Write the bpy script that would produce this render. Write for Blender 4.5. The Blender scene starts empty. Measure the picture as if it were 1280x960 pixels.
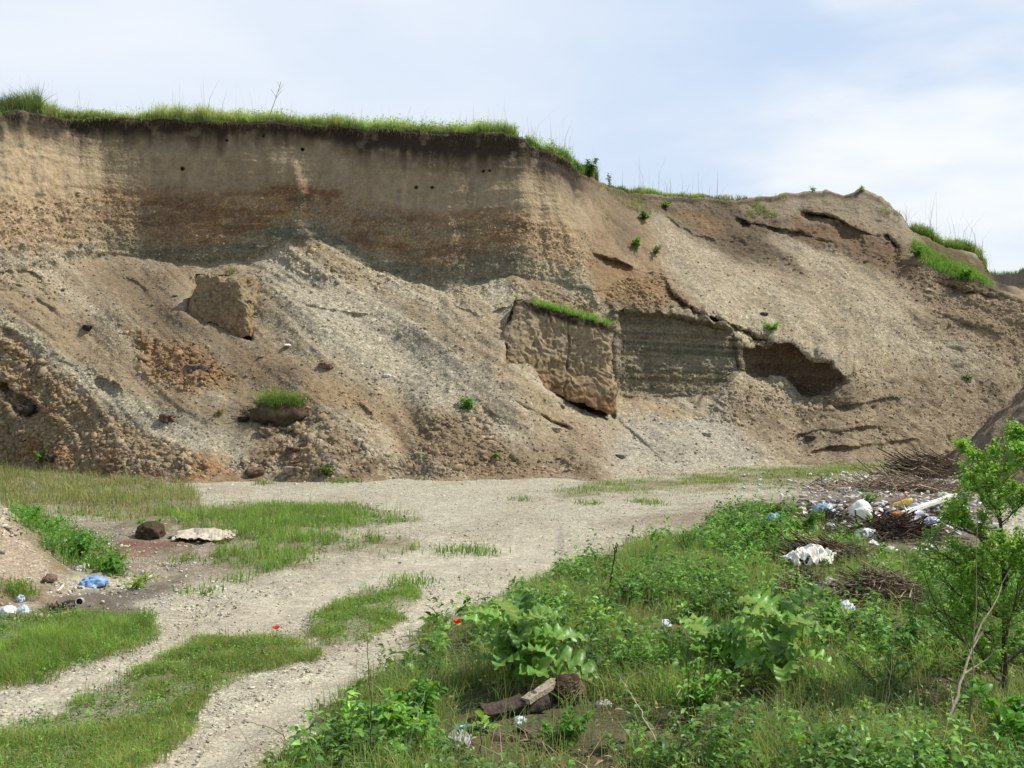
import bpy, bmesh, math, random
import numpy as np
from mathutils import Vector, Matrix
random.seed(7); rng = np.random.default_rng(11)
S = bpy.context.scene; COL = S.collection
F = 1372.0; CAMZ = 2.7; HY = 480.0      # focal length in photo pixels, eye height, horizon row
# ------------------------------------------------------------------ camera, sky, sun, exposure
cam = bpy.data.cameras.new('camera'); camo = bpy.data.objects.new('camera', cam); COL.objects.link(camo)
camo.location = (0, 0, CAMZ); camo.rotation_euler = (math.radians(90), 0, 0)
cam.sensor_width = 36; cam.lens = 36 * F / 1280; cam.clip_start = 0.1; cam.clip_end = 6000
S.camera = camo
SUN = Vector((0.60, 0.05, 0.79)).normalized()
sl = bpy.data.lights.new('sun', 'SUN'); sl.energy = 4.8; sl.angle = math.radians(0.5); sl.color = (1, 0.96, 0.88)
so = bpy.data.objects.new('sun', sl); COL.objects.link(so); so.rotation_euler = SUN.to_track_quat('Z', 'Y').to_euler()
S.view_settings.view_transform = 'Standard'; S.view_settings.look = 'None'
S.view_settings.exposure = 0.12; S.view_settings.gamma = 1; S.view_settings.use_curve_mapping = False
W = bpy.data.worlds.new('World'); S.world = W; W.use_nodes = True
nt = W.node_tree; nt.nodes.clear(); N = nt.nodes.new; L = nt.links.new
sky = N('ShaderNodeTexSky'); sky.sky_type = 'NISHITA'; sky.sun_disc = False
sky.sun_elevation = math.asin(SUN.z); sky.sun_rotation = math.atan2(SUN.x, SUN.y)
sky.air_density = 1.0; sky.dust_density = 1.2; sky.ozone_density = 1.0
tc = N('ShaderNodeTexCoord'); mp = N('ShaderNodeMapping'); mp.inputs['Scale'].default_value = (1.0, 1.0, 3.2); mp.inputs['Rotation'].default_value = (0.0, 0.35, 0.2)
mp.inputs['Location'].default_value = (0.35, 0.1, 0.75)
n1 = N('ShaderNodeTexNoise'); n1.inputs['Scale'].default_value = 1.5; n1.inputs['Detail'].default_value = 5; n1.inputs['Roughness'].default_value = 0.5; n1.inputs['Distortion'].default_value = 0.3
r1 = N('ShaderNodeValToRGB'); r1.color_ramp.elements[0].position = 0.40; r1.color_ramp.elements[0].color = (0.0, 0.0, 0.0, 1); r1.color_ramp.elements[1].position = 0.62; r1.color_ramp.elements[1].color = (1, 1, 1, 1)
L(tc.outputs['Generated'], mp.inputs[0]); L(mp.outputs[0], n1.inputs['Vector']); L(n1.outputs[0], r1.inputs[0])
cl = N('ShaderNodeMix'); cl.data_type = 'RGBA'       # thin veil of cloud, thicker and whiter in places
cl.inputs[6].default_value = (5.5, 6.8, 8.75, 1); cl.inputs[7].default_value = (9.0, 9.25, 9.6, 1)
def M_(op, a, b=0.0, c=0.0):
    q = N('ShaderNodeMath'); q.operation = op
    for i, v in enumerate((a, b, c)):
        if isinstance(v, (int, float)): q.inputs[i].default_value = v
        else: L(v, q.inputs[i])
    return q.outputs[0]
dt = N('ShaderNodeVectorMath'); dt.operation = 'DOT_PRODUCT'; L(tc.outputs['Generated'], dt.inputs[0])
dv = Vector(((1190 - 640) / F, 1, (480 - 235) / F)).normalized(); dt.inputs[1].default_value = dv      # a whiter bank of cloud low in one part of the sky
n2 = N('ShaderNodeTexNoise'); n2.inputs['Scale'].default_value = 5.0; n2.inputs['Detail'].default_value = 6; L(mp.outputs[0], n2.inputs['Vector'])
bank = N('ShaderNodeMapRange'); bank.interpolation_type = 'SMOOTHSTEP'; bank.inputs[1].default_value = 0.978; bank.inputs[2].default_value = 1.003; L(M_('ADD', dt.outputs['Value'], M_('MULTIPLY', M_('SUBTRACT', n2.outputs[0], 0.5), 0.05)), bank.inputs[0])
dt2 = N('ShaderNodeVectorMath'); dt2.operation = 'DOT_PRODUCT'; L(tc.outputs['Generated'], dt2.inputs[0]); dt2.inputs[1].default_value = Vector(((60 - 640) / F, 1, (480 - 60) / F)).normalized()
bank2 = N('ShaderNodeMapRange'); bank2.interpolation_type = 'SMOOTHSTEP'; bank2.inputs[1].default_value = 0.86; bank2.inputs[2].default_value = 1.0; bank2.inputs[4].default_value = 0.45; L(dt2.outputs['Value'], bank2.inputs[0])
L(M_('MINIMUM', M_('ADD', M_('ADD', M_('MULTIPLY', r1.outputs[0], 0.5), M_('MULTIPLY', bank.outputs[0], 0.9)), bank2.outputs[0]), 1.0), cl.inputs[0])
mx = N('ShaderNodeMix'); mx.data_type = 'RGBA'; pass
sx = N('ShaderNodeSeparateXYZ'); L(tc.outputs['Generated'], sx.inputs[0])
vl = N('ShaderNodeMapRange'); vl.inputs[1].default_value = 0.35; vl.inputs[2].default_value = 0.75; vl.inputs[3].default_value = 0.95; vl.inputs[4].default_value = 0.35; L(sx.outputs[2], vl.inputs[0]); L(vl.outputs[0], mx.inputs[0])   # the veil thins out overhead
L(sky.outputs[0], mx.inputs[6]); L(cl.outputs[2], mx.inputs[7])
bg = N('ShaderNodeBackground'); bg.inputs[1].default_value = 0.1; L(mx.outputs[2], bg.inputs[0])
wo = N('ShaderNodeOutputWorld'); L(bg.outputs[0], wo.inputs[0])

# ------------------------------------------------------------------ helpers
def lin(c): 
    c = np.asarray(c, float) / 255.0
    return np.where(c <= 0.04045, c / 12.92, ((c + 0.055) / 1.055) ** 2.4)
def hsh(ix, iy, iz, s):
    h = (ix * 374761393 + iy * 668265263 + iz * 2147483647 + s * 974634777) & 0xFFFFFFFF
    h = ((h ^ (h >> 13)) * 1274126177) & 0xFFFFFFFF
    h = ((h ^ (h >> 16)) * 2246822519) & 0xFFFFFFFF
    return ((h ^ (h >> 15)) & 0xFFFFFF) / float(0xFFFFFF) * 2 - 1
def vn(x, y, z, s=0):                      # value noise -1..1
    x, y, z = np.broadcast_arrays(np.asarray(x, float), np.asarray(y, float), np.asarray(z, float))
    fx, fy, fz = np.floor(x), np.floor(y), np.floor(z); ix, iy, iz = fx.astype(np.int64), fy.astype(np.int64), fz.astype(np.int64)
    u, v, w = x - fx, y - fy, z - fz
    u, v, w = [t * t * (3 - 2 * t) for t in (u, v, w)]
    out = 0
    for a in (0, 1):
        for b in (0, 1):
            for c in (0, 1):
                out = out + hsh(ix + a, iy + b, iz + c, s) * (u if a else 1 - u) * (v if b else 1 - v) * (w if c else 1 - w)
    return out
def fbm(x, y, z, o=4, s=0, g=0.5):
    r = 0; a = 1; t = 0
    for k in range(o):
        r = r + a * vn(x * 2 ** k + 17.3 * k, y * 2 ** k, z * 2 ** k + 5.1 * k, s + k); t += a; a *= g
    return r / t * 1.5
def ss(a, b, x): t = np.clip((x - a) / (b - a), 0, 1); return t * t * (3 - 2 * t)
def inpoly(px, py, pts, feather=6.0):      # soft polygon mask
    px = np.asarray(px, float); py = np.asarray(py, float)
    d = np.full(px.shape, 1e9); ins = np.zeros(px.shape, bool); n = len(pts)
    for i in range(n):
        x0, y0 = pts[i]; x1, y1 = pts[(i + 1) % n]
        dx, dy = x1 - x0, y1 - y0; t = np.clip(((px - x0) * dx + (py - y0) * dy) / (dx * dx + dy * dy + 1e-9), 0, 1)
        d = np.minimum(d, np.hypot(px - x0 - t * dx, py - y0 - t * dy))
        if y0 != y1:
            c = ((y0 > py) != (y1 > py)) & (px < (x1 - x0) * (py - y0) / (y1 - y0) + x0); ins ^= c
    sd = np.where(ins, d, -d)
    return ss(-feather, feather, sd)
def tag(o, label=None, cat=None, group=None, kind=None):
    if label: o['label'] = label
    if cat: o['category'] = cat
    if group: o['group'] = group
    if kind: o['kind'] = kind
    return o
def mkmesh(name, V, faces, mat, parent=None, col=None, smooth=False, attrs=None):
    """faces: list of int arrays (n,k)"""
    me = bpy.data.meshes.new(name); V = np.asarray(V, np.float32)
    if isinstance(faces, np.ndarray): faces = [faces]
    faces = [np.asarray(f, np.int32) for f in faces if len(f)]
    me.vertices.add(len(V)); me.vertices.foreach_set('co', V.ravel())
    nl = sum(f.size for f in faces); npol = sum(len(f) for f in faces)
    me.loops.add(nl); me.loops.foreach_set('vertex_index', np.concatenate([f.ravel() for f in faces]))
    me.polygons.add(npol)
    tot = np.concatenate([np.full(len(f), f.shape[1], np.int32) for f in faces])
    st = np.concatenate([[0], np.cumsum(tot)[:-1]]).astype(np.int32)
    me.polygons.foreach_set('loop_start', st); me.polygons.foreach_set('loop_total', tot)
    if smooth: me.polygons.foreach_set('use_smooth', np.ones(npol, bool))
    me.update(calc_edges=True)
    if col is not None:
        c = np.ones((len(V), 4), np.float32); c[:, :3] = col
        a = me.color_attributes.new('Col', 'FLOAT_COLOR', 'POINT'); a.data.foreach_set('color', c.ravel())
    for k, v in (attrs or {}).items():
        a = me.attributes.new(k, 'FLOAT', 'POINT'); a.data.foreach_set('value', np.asarray(v, np.float32))
    me.materials.append(mat)
    o = bpy.data.objects.new(name, me); COL.objects.link(o)
    if parent: o.parent = parent
    return o
def empty(name, loc, label, cat, group=None, rz=0.0):
    o = bpy.data.objects.new(name, None); COL.objects.link(o); o.location = loc; o.rotation_euler = (0, 0, rz); o.empty_display_size = 0.1
    return tag(o, label, cat, group)
class Acc:                                  # collects pieces for one mesh
    def __init__(s): s.V = []; s.F = {}; s.C = []; s.n = 0
    def add(s, V, Fs, C):
        V = np.asarray(V, float)
        for f in Fs:
            f = np.asarray(f)
            if len(f): s.F.setdefault(f.shape[1], []).append(f + s.n)
        s.V.append(V); C = np.asarray(C, float); s.C.append(np.broadcast_to(C, (len(V), 3))); s.n += len(V)
    def build(s, name, mat, parent=None, smooth=False, origin=None):
        V = np.concatenate(s.V)
        if origin is not None: V = V - np.asarray(origin)
        o = mkmesh(name, V, [np.concatenate(f) for f in s.F.values()], mat, parent, np.concatenate(s.C), smooth)
        if origin is not None and parent is None: o.location = origin
        return o

# ------------------------------------------------------------------ materials
def nodes(name):
    m = bpy.data.materials.new(name); m.use_nodes = True; t = m.node_tree
    return m, t, t.nodes['Principled BSDF'], t.nodes.new, t.links.new
def mat_soil(name, s1, s2, bump=0.6, ct=1.0):
    m, t, P, N, L = nodes(name)
    at = N('ShaderNodeAttribute'); at.attribute_name = 'Col'; gr = N('ShaderNodeAttribute'); gr.attribute_name = 'grav'
    tc = N('ShaderNodeTexCoord')
    v1 = N('ShaderNodeTexVoronoi'); v1.inputs['Scale'].default_value = s1; v2 = N('ShaderNodeTexVoronoi'); v2.inputs['Scale'].default_value = s2
    nz = N('ShaderNodeTexNoise'); nz.inputs['Scale'].default_value = 5.0; nz.inputs['Detail'].default_value = 8; nz.inputs['Roughness'].default_value = 0.72
    for n in (v1, v2, nz): L(tc.outputs['Object'], n.inputs['Vector'])
    def rng_(src, a, b, lo, hi):
        r = N('ShaderNodeMapRange'); r.inputs[1].default_value = a; r.inputs[2].default_value = b; r.inputs[3].default_value = lo; r.inputs[4].default_value = hi; L(src, r.inputs[0]); return r.outputs[0]
    def mth(op, a, b):
        r = N('ShaderNodeMath'); r.operation = op
        for i, q in enumerate((a, b)):
            if isinstance(q, (int, float)): r.inputs[i].default_value = q
            else: L(q, r.inputs[i])
        return r.outputs[0]
    sp1 = N('ShaderNodeSeparateColor'); L(v1.outputs['Color'], sp1.inputs[0]); sp2 = N('ShaderNodeSeparateColor'); L(v2.outputs['Color'], sp2.inputs[0])
    a1 = rng_(sp1.outputs[0], 0, 1, 1 - .26 * ct, 1 + .26 * ct); a2 = rng_(sp2.outputs[0], 0, 1, 1 - .32 * ct, 1 + .32 * ct)
    e1 = rng_(v1.outputs['Distance'], 0.25, 0.75, 1.0, 0.8)
    g = mth('MULTIPLY', mth('MULTIPLY', a1, a2), e1)
    pk = rng_(sp1.outputs[1], 0.96, 0.98, 0.0, 0.5); g = mth('ADD', g, pk)     # an occasional pale stone
    gm = N('ShaderNodeMix'); L(gr.outputs['Fac'], gm.inputs[0]); gm.inputs[2].default_value = 1.0; L(g, gm.inputs[3])
    nn = rng_(nz.outputs[0], 0.25, 0.75, 0.72, 1.28)
    k = mth('MULTIPLY', gm.outputs[0], nn)
    vm = N('ShaderNodeVectorMath'); vm.operation = 'SCALE'; L(at.outputs['Color'], vm.inputs[0]); L(k, vm.inputs['Scale'])
    hs = N('ShaderNodeHueSaturation'); L(vm.outputs[0], hs.inputs['Color']); L(rng_(sp2.outputs[1], 0, 1, 0.75, 1.2), hs.inputs['Saturation']); L(rng_(sp1.outputs[2], 0, 1, 0.485, 0.515), hs.inputs['Hue'])
    L(hs.outputs[0], P.inputs['Base Color']); P.inputs['Roughness'].default_value = 0.95; P.inputs['Specular IOR Level'].default_value = 0.15
    h = mth('ADD', mth('MULTIPLY', mth('SUBTRACT', 0.8, v1.outputs['Distance']), 0.03), mth('MULTIPLY', nz.outputs[0], 0.06))
    h = mth('ADD', h, mth('MULTIPLY', mth('SUBTRACT', 0.8, v2.outputs['Distance']), 0.015))
    b = N('ShaderNodeBump'); b.inputs['Strength'].default_value = bump; b.inputs['Distance'].default_value = 1.0; L(h, b.inputs['Height']); L(b.outputs[0], P.inputs['Normal'])
    return m
def mat_col(name, rough=0.9, var=0.25, sc=30, transl=0.0, spec=0.3, bump=0.0, back=None):
    m, t, P, N, L = nodes(name)
    at = N('ShaderNodeAttribute'); at.attribute_name = 'Col'
    tc = N('ShaderNodeTexCoord'); nz = N('ShaderNodeTexNoise'); nz.inputs['Scale'].default_value = sc; nz.inputs['Detail'].default_value = 4
    L(tc.outputs['Object'], nz.inputs['Vector'])
    r = N('ShaderNodeMapRange'); r.inputs[1].default_value = 0.3; r.inputs[2].default_value = 0.7; r.inputs[3].default_value = 1 - var; r.inputs[4].default_value = 1 + var; L(nz.outputs[0], r.inputs[0])
    vm = N('ShaderNodeVectorMath'); vm.operation = 'SCALE'; L(at.outputs['Color'], vm.inputs[0]); L(r.outputs[0], vm.inputs['Scale'])
    c = vm.outputs[0]
    if back:
        ge = N('ShaderNodeNewGeometry'); bm = N('ShaderNodeMix'); bm.data_type = 'RGBA'; L(ge.outputs['Backfacing'], bm.inputs[0]); L(c, bm.inputs[6]); bm.inputs[7].default_value = (*back, 1); c = bm.outputs[2]
    L(c, P.inputs['Base Color']); P.inputs['Roughness'].default_value = rough; P.inputs['Specular IOR Level'].default_value = spec
    if bump:
        b = N('ShaderNodeBump'); b.inputs['Strength'].default_value = bump; b.inputs['Distance'].default_value = 0.02; L(nz.outputs[0], b.inputs['Height']); L(b.outputs[0], P.inputs['Normal'])
    if transl:
        tr = N('ShaderNodeBsdfTranslucent'); sc2 = N('ShaderNodeVectorMath'); sc2.operation = 'MULTIPLY'; L(c, sc2.inputs[0]); sc2.inputs[1].default_value = (1.5, 1.45, 0.85)
        L(sc2.outputs[0], tr.inputs[0]); ms = N('ShaderNodeMixShader'); ms.inputs[0].default_value = transl
        L(P.outputs[0], ms.inputs[1]); L(tr.outputs[0], ms.inputs[2]); L(ms.outputs[0], t.nodes['Material Output'].inputs[0])
    return m
M_SOIL = mat_soil('quarry_soil', 12, 27, 0.65, .95); M_GROUND = mat_soil('gravel_ground', 34, 80, 0.4, 1.1)
M_ROCK = mat_col('stone', 0.95, 0.25, 25, bump=0.5, spec=0.15); M_CLOD = mat_col('clod', 0.98, 0.3, 9, bump=.7, spec=0.1)
M_GRASS = mat_col('grass_blade', 0.6, 0.15, 3, transl=0.40, spec=0.2); M_LEAF = mat_col('leaf', 0.42, 0.18, 14, transl=0.38, spec=0.3)
M_THISTLE = mat_col('thistle_leaf', 0.38, 0.25, 22, transl=0.35, spec=0.4, bump=.3, back=tuple(lin((150, 176, 120))))
M_BARK = mat_col('bark', 0.9, 0.4, 40, bump=0.6); M_TWIG = mat_col('dry_twig', 0.9, 0.35, 30)
M_PLASTIC = mat_col('thin_plastic', 0.35, 0.1, 12, transl=0.15, spec=0.5); M_CLOTH = mat_col('rag_cloth', 0.9, 0.2, 12, bump=0.3)
M_HARD = mat_col('hard_plastic', 0.3, 0.12, 10, spec=0.5); M_PETAL = mat_col('petal', 0.5, 0.1, 40, transl=0.4)

# ------------------------------------------------------------------ quarry face: lofted surface, rows base > lower wall > upper talus > cliff foot > rim > plateau
def Zof(py, Y): return CAMZ - (py - HY) / F * Y
def PYof(Z, Y): return HY - (Z - CAMZ) / Y * F
def tab(px, pts): a = np.array(pts, float); return np.interp(px, a[:, 0], a[:, 1])
upx = np.concatenate([np.arange(-420, -20, 4.0), np.arange(-20, 1310, 1.35), np.arange(1310, 1760, 4.0)])
def sm(a, k=9):
    p = np.pad(a, k, mode='edge'); w = np.hanning(2 * k + 3)[1:-1]; w /= w.sum(); return np.convolve(p, w, mode='valid')
jit = lambda s, a, f: a * fbm(upx * f, 0 * upx, s * 3.3 + 0 * upx, 4, s)
pyB = tab(upx, [(-420, 560), (-100, 580), (0, 588), (150, 602), (400, 604), (600, 600), (760, 598), (850, 591), (900, 586), (1000, 582), (1100, 577), (1280, 566), (1760, 540)]) + jit(1, 3, .02)
pyB = sm(pyB, 12); YB = (CAMZ - 0.0) * F / np.maximum(pyB - HY, 60); ZB = 0 * YB - 0.05
pyF = sm(tab(upx, [(-420, 330), (-100, 345), (0, 342), (60, 335), (130, 318), (200, 325), (262, 332), (312, 326), (345, 306), (400, 299), (440, 325), (462, 341), (510, 352), (556, 361), (619, 349), (681, 349), (744, 364), (752, 362), (770, 352), (860, 330), (1000, 315), (1110, 322), (1150, 330), (1180, 345), (1215, 350), (1240, 362), (1280, 378), (1400, 400), (1760, 430)]), 7) + jit(2, 4, .03) * (upx < 750)
YF = sm(tab(upx, [(-420, 31), (-100, 33.6), (0, 35.6), (60, 37.2), (130, 39.6), (180, 40.2), (300, 40.2), (345, 40.5), (400, 40.7), (462, 40.2), (560, 39.4), (640, 39.6), (700, 39.3), (744, 38.9), (752, 39.6), (775, 41.2), (860, 45.0), (1000, 48.5), (1110, 48.5), (1180, 47), (1240, 46), (1400, 46), (1760, 50)]), 4)
pyR = tab(upx, [(-420, 120), (0, 141), (30, 139), (52, 143), (60, 147), (140, 150), (250, 151), (350, 155), (450, 161), (560, 166), (640, 168), (653, 171), (660, 181), (690, 189), (712, 200), (722, 215), (745, 224), (760, 233), (785, 240), (800, 243), (870, 247), (920, 249), (960, 246), (1010, 240), (1030, 239), (1055, 244), (1075, 238), (1100, 246), (1115, 258), (1128, 272), (1140, 290), (1165, 303), (1190, 312), (1215, 318), (1226, 326), (1236, 346), (1250, 345), (1280, 340), (1400, 335), (1760, 330)]) + jit(3, 3.0, .05)
YR = sm(tab(upx, [(-420, 33), (-100, 35.5), (0, 37.6), (50, 39.2), (85, 40.2), (130, 40.4), (180, 40.5), (300, 40.6), (450, 40.9), (600, 40.6), (650, 40.5), (690, 41.4), (722, 43), (760, 45.8), (800, 47.5), (860, 49), (1000, 53), (1100, 53), (1140, 51), (1226, 52), (1238, 74), (1280, 76), (1760, 80)]), 4)
kk = ss(760, 900, upx); YF = YF * (1 - kk) + sm(YF, 30) * kk; YR = YR * (1 - kk) + sm(YR, 8) * kk; ZF = Zof(pyF, YF); ZR = Zof(pyR, YR)
# lower wall rows
pW0 = tab(upx, [(768, 492), (790, 499), (820, 503), (850, 502), (872, 503), (900, 488), (926, 467), (960, 474), (985, 472), (1000, 494), (1020, 499), (1040, 489), (1054, 478)]) + jit(5, 6, .09)
YW0 = tab(upx, [(768, 39.0), (850, 39.2), (926, 39.8), (932, 41.5), (1000, 42.2), (1054, 41.0)])
pW1 = tab(upx, [(768, 384), (800, 391), (850, 392), (880, 394), (905, 404), (922, 425), (930, 434), (950, 433), (971, 431), (990, 430), (1015, 452), (1036, 451), (1054, 471)]) + jit(6, 7, .12)
YW1 = tab(upx, [(768, 39.6), (850, 40.0), (920, 40.2), (935, 41.0), (1000, 41.4), (1054, 40.9)])
wm = np.where(upx < 900, ss(640, 770, upx), 1 - ss(1050, 1150, upx)); wmc = ss(752, 768, upx) * (1 - ss(1050, 1060, upx))
def mixw(frac, p, Y):
    bZ = ZB + (ZF - ZB) * frac; bY = YB + (YF - YB) * (frac ** 0.92)
    bY = bY + 0; wZ = Zof(p, Y)
    return bY * (1 - wm) + Y * wm, bZ * (1 - wm) + wZ * wm
YW0 = sm(YW0, 16); pW0 = sm(pW0, 5)
y0, z0 = mixw(0.30, pW0, YW0); y1, z1 = mixw(0.60, pW1, YW1)
rows = [(YB - 2.0, ZB - 0.9), (YB, ZB), (y0, z0), (y1, z1), (YF, ZF), (YR, ZR)]
seg = [4, 150, 120, 130, 190]
pl = [(YR + 0.8, ZR + 0.12), (YR + 6, ZR + 0.1), (YR + 60, ZR - 1.0 - 0 * YR), (YR + 900, ZR * 0 + 5)]
RY, RZ, RT = [], [], []
allrows = rows + pl; segs = seg + [14, 24, 8, 5]
smr = {2: (sm(y0, 42), sm(z0, 42) - .25), 3: (sm(y1, 42), sm(z1, 42) + .3), 4: (sm(YF, 10), sm(ZF, 10))}
for i, n in enumerate(segs):
    for k in range(n):
        t = k / n; a_, b_ = allrows[i], allrows[i + 1]           # the outline of the lower wall fades out into the even slope above and below it
        if i == 3: w = float(ss(0, .28, t)); a_ = [a_[q] * (1 - w) + smr[3][q] * w for q in (0, 1)]
        if i == 1: w = float(ss(0, .28, 1 - t)); b_ = [b_[q] * (1 - w) + smr[2][q] * w for q in (0, 1)]
        RY.append(a_[0] * (1 - t) + b_[0] * t); RZ.append(a_[1] * (1 - t) + b_[1] * t); RT.append(i + t)
RY.append(allrows[-1][0]); RZ.append(allrows[-1][1]); RT.append(len(segs))
Y = np.array(RY); Z = np.array(RZ); T = np.array(RT)[:, None] + 0 * Y; PX = np.broadcast_to(upx, Y.shape).copy()
X = (PX - 640) / F * Y
def push(m):                                 # move along the line from the pit centre, keeps slopes continuous
    global X, Y, Z
    k = 1 + m / Y; X = X * k; Y = Y * k; Z = CAMZ + (Z - CAMZ) * k
PY = PYof(Z, Y)
onface = (T > 1.0) & (T < 5.0)
tal = ss(1.0, 1.25, T) * (1 - ss(3.9, 4.05, T)) + 0 * Y
wall = wmc[None, :] * ss(1.97, 2.03, T) * (1 - ss(2.97, 3.03, T))
cliff = ss(3.97, 4.03, T) * (1 - ss(4.97, 5.0, T)) * (1 - ss(715, 760, PX))
slope = np.clip(ss(1.0, 1.2, T) * (1 - ss(4.95, 5.0, T)) - cliff - wall, 0, 1)
# scarps: (polyline in px, depth m, reach px below)
scarps = [
    ([(735, 308), (760, 322), (785, 331), (812, 338), (830, 342), (838, 362), (862, 382), (884, 393)], 0.6, 26),
    ([(884, 392), (927, 411), (971, 430)], 0.9, 12),
    ([(918, 266), (935, 277), (965, 283), (1000, 290), (1020, 300), (1045, 306)], 0.4, 12),
    ([(1000, 262), (1035, 266), (1060, 277), (1080, 285), (1110, 296), (1128, 312)], .95, 26),
    ([(1120, 332), (1150, 338), (1170, 346), (1195, 350)], 0.5, 12),
    ([(1160, 352), (1200, 362), (1240, 366), (1275, 372)], 0.5, 10),
    ([(826, 262), (850, 280), (880, 295), (920, 300), (960, 315)], 0.2, 14),
    ([(640, 380), (600, 395), (560, 372)][::-1], 0.2, 8),
    ([(375, 378), (420, 386), (470, 390)], 0.18, 6),
    ([(430, 490), (450, 496), (465, 512)], 0.5, 14),
    ([(600, 505), (622, 520), (632, 545)], 0.35, 16),
    ([(640, 500), (680, 520), (720, 540)], 0.25, 12),
    ([(0, 335), (40, 340), (56, 352)], 0.3, 10), ([(40, 362), (54, 375), (80, 395)], 0.25, 8),
    ([(0, 405), (50, 430), (90, 455), (150, 485)], 0.35, 12), ([(130, 330), (170, 350), (190, 372)], 0.15, 8),
    ([(990, 520), (1040, 505), (1090, 500), (1130, 498)], 0.3, 12), ([(985, 545), (1040, 535), (1120, 528)], 0.3, 12), ([(1010, 560), (1080, 556), (1150, 548)], 0.25, 8),
    ([(1150, 380), (1200, 400), (1250, 420)], 0.15, 12), ([(1180, 430), (1230, 445), (1270, 460)], 0.15, 12),
    ([(770, 520), (800, 545), (830, 570)], 0.15, 8), ([(300, 515), (340, 530), (390, 545)], 0.3, 12), ([(0, 470), (20, 492), (50, 510)], 0.6, 16),
    ([(60, 130), (62, 131)], 0.0, 4),
]
warp = 7.0 * fbm(X * 0.9, Y * 0.3, Z * 0.9, 4, 40, .6); wdep = np.clip(.75 + 1.1 * fbm(X * .8, Y * .3, Z * .8, 3, 41), .1, 1.6)
dp = 0 * Y
for pts, A, R in scarps:
    a = np.array(sorted(pts), float); ly = np.interp(PX, a[:, 0], a[:, 1]); x0, x1 = a[0, 0], a[-1, 0]
    d = PY - ly + warp * 0.8
    e = ss(x0 - 3, x0 + 14, PX) * (1 - ss(x1 - 14, x1 + 3, PX))
    dp = dp + A * wdep * e * ss(-1.5, 3.0, d) * (1 - ss(2, R * 1.8, d)) * slope
dp = dp + .8 * inpoly(PX, PY, [(646, 376), (762, 410), (768, 520), (622, 472)], 3)
dp = dp + .8 * inpoly(PX, PY, [(246, 345), (300, 348), (314, 424), (230, 394)], 4)
dp = dp + 0.75 * inpoly(PX + warp * .9 + 4 * fbm(X * 2.5, Y, Z * 2.5, 3, 47), PY + 3 * fbm(X * 2.5, Y, Z * 2.5, 3, 48), [(932, 436), (950, 435), (971, 433), (990, 432), (1015, 454), (1036, 453), (1052, 472), (1034, 488), (1015, 498), (1000, 492), (988, 470), (960, 470), (930, 464)], 3)
dp = dp + .5 * inpoly(PX, PY, [(770, 388), (850, 396), (918, 412), (924, 464), (872, 500), (820, 500), (772, 492)], 3)
dp = dp - .16 * np.exp(-((PX - 372 - 3 * np.sin(PY / 9)) / 5) ** 2) * ss(195, 215, PY) * (1 - ss(236, 262, PY)) - .12 * np.exp(-((PX - 440 + 2 * np.sin(PY / 7)) / 3) ** 2) * ss(195, 210, PY) * (1 - ss(225, 245, PY))
dp = dp - .5 * inpoly(PX + warp * 2, PY + warp, [(345, 345), (350, 318), (372, 290), (395, 285), (420, 300), (470, 345)], 14)
push(dp)
# burrow holes and pits in the cliff
hp = 0 * Y
for (hx, hy, hr) in [(228, 211, 2.6), (284, 176, 2), (330, 171, 3), (378, 187, 2.6), (520, 234, 2.2), (540, 234, 2), (604, 214, 1.8), (612, 214, 1.8)]:
    hp = hp + 0.4 * np.exp(-(((PX - hx) ** 2 + (PY - hy) ** 2) / (hr * .7) ** 2) ** 1.5)
push(hp * onface)
# normals of the coarse surface
def gnorm():
    P = np.stack([X, Y, Z], -1); du = np.gradient(P, axis=1); dv = np.gradient(P, axis=0)
    n = np.cross(du, dv); n /= np.linalg.norm(n, axis=-1, keepdims=True) + 1e-9; return n
def blur(a, k=3):
    for _ in range(k):
        a = (np.roll(a, 1, 0) + a + np.roll(a, -1, 0)) / 3; a = (np.roll(a, 1, 1) + a + np.roll(a, -1, 1)) / 3
    return a
n = blur(gnorm(), 6); n /= np.linalg.norm(n, axis=-1, keepdims=True) + 1e-9
if n[300, 600, 2] < 0: n = -n
wx = PX + 16 * fbm(X * .45, Y * .3, Z * .45, 5, 50, .6); wy = PY + 11 * fbm(X * .5, Y * .3 + 9, Z * .5, 5, 51, .6)
CL = np.zeros(Y.shape)                       # clod amount
def pm(pts, f=6): return inpoly(wx, wy, pts, f * 2.2)
P4 = pm([(-420, 400), (0, 412), (80, 470), (150, 512), (210, 552), (345, 602), (330, 620), (-420, 620)])
P3 = pm([(158, 408), (200, 415), (262, 440), (300, 470), (230, 488), (188, 470)]); P5 = pm([(290, 505), (330, 480), (400, 520), (470, 560), (545, 600), (400, 615), (330, 590)], 9)
P8 = pm([(505, 522), (600, 505), (640, 550), (720, 570), (765, 600), (660, 615), (520, 600)], 9); P11 = pm([(905, 520), (940, 495), (985, 515), (1060, 478), (1200, 460), (1500, 470), (1500, 620), (1010, 612), (985, 570), (930, 548)], 12)
PC = pm([(320, 330), (345, 298), (420, 292), (480, 335), (640, 350), (745, 360), (740, 385), (640, 372), (480, 372), (380, 345)], 5)
for m_, a_ in ((P4, 1.0), (P3, 1.1), (P5, .8), (P8, .8), (P11, .4), (PC, .55)): CL = np.maximum(CL, m_ * a_)
band = 0 * Y
for pts, A_, R__ in scarps:
    a = np.array(sorted(pts), float); d = PY - np.interp(PX, a[:, 0], a[:, 1]); band = np.maximum(band, min(1, A_ * 1.6) * ss(a[0, 0] - 20, a[0, 0] + 5, PX) * (1 - ss(a[-1, 0] - 5, a[-1, 0] + 20, PX)) * ss(-14, -2, d + warp) * (1 - ss(R__, R__ * 2 + 14, d + warp)))
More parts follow.
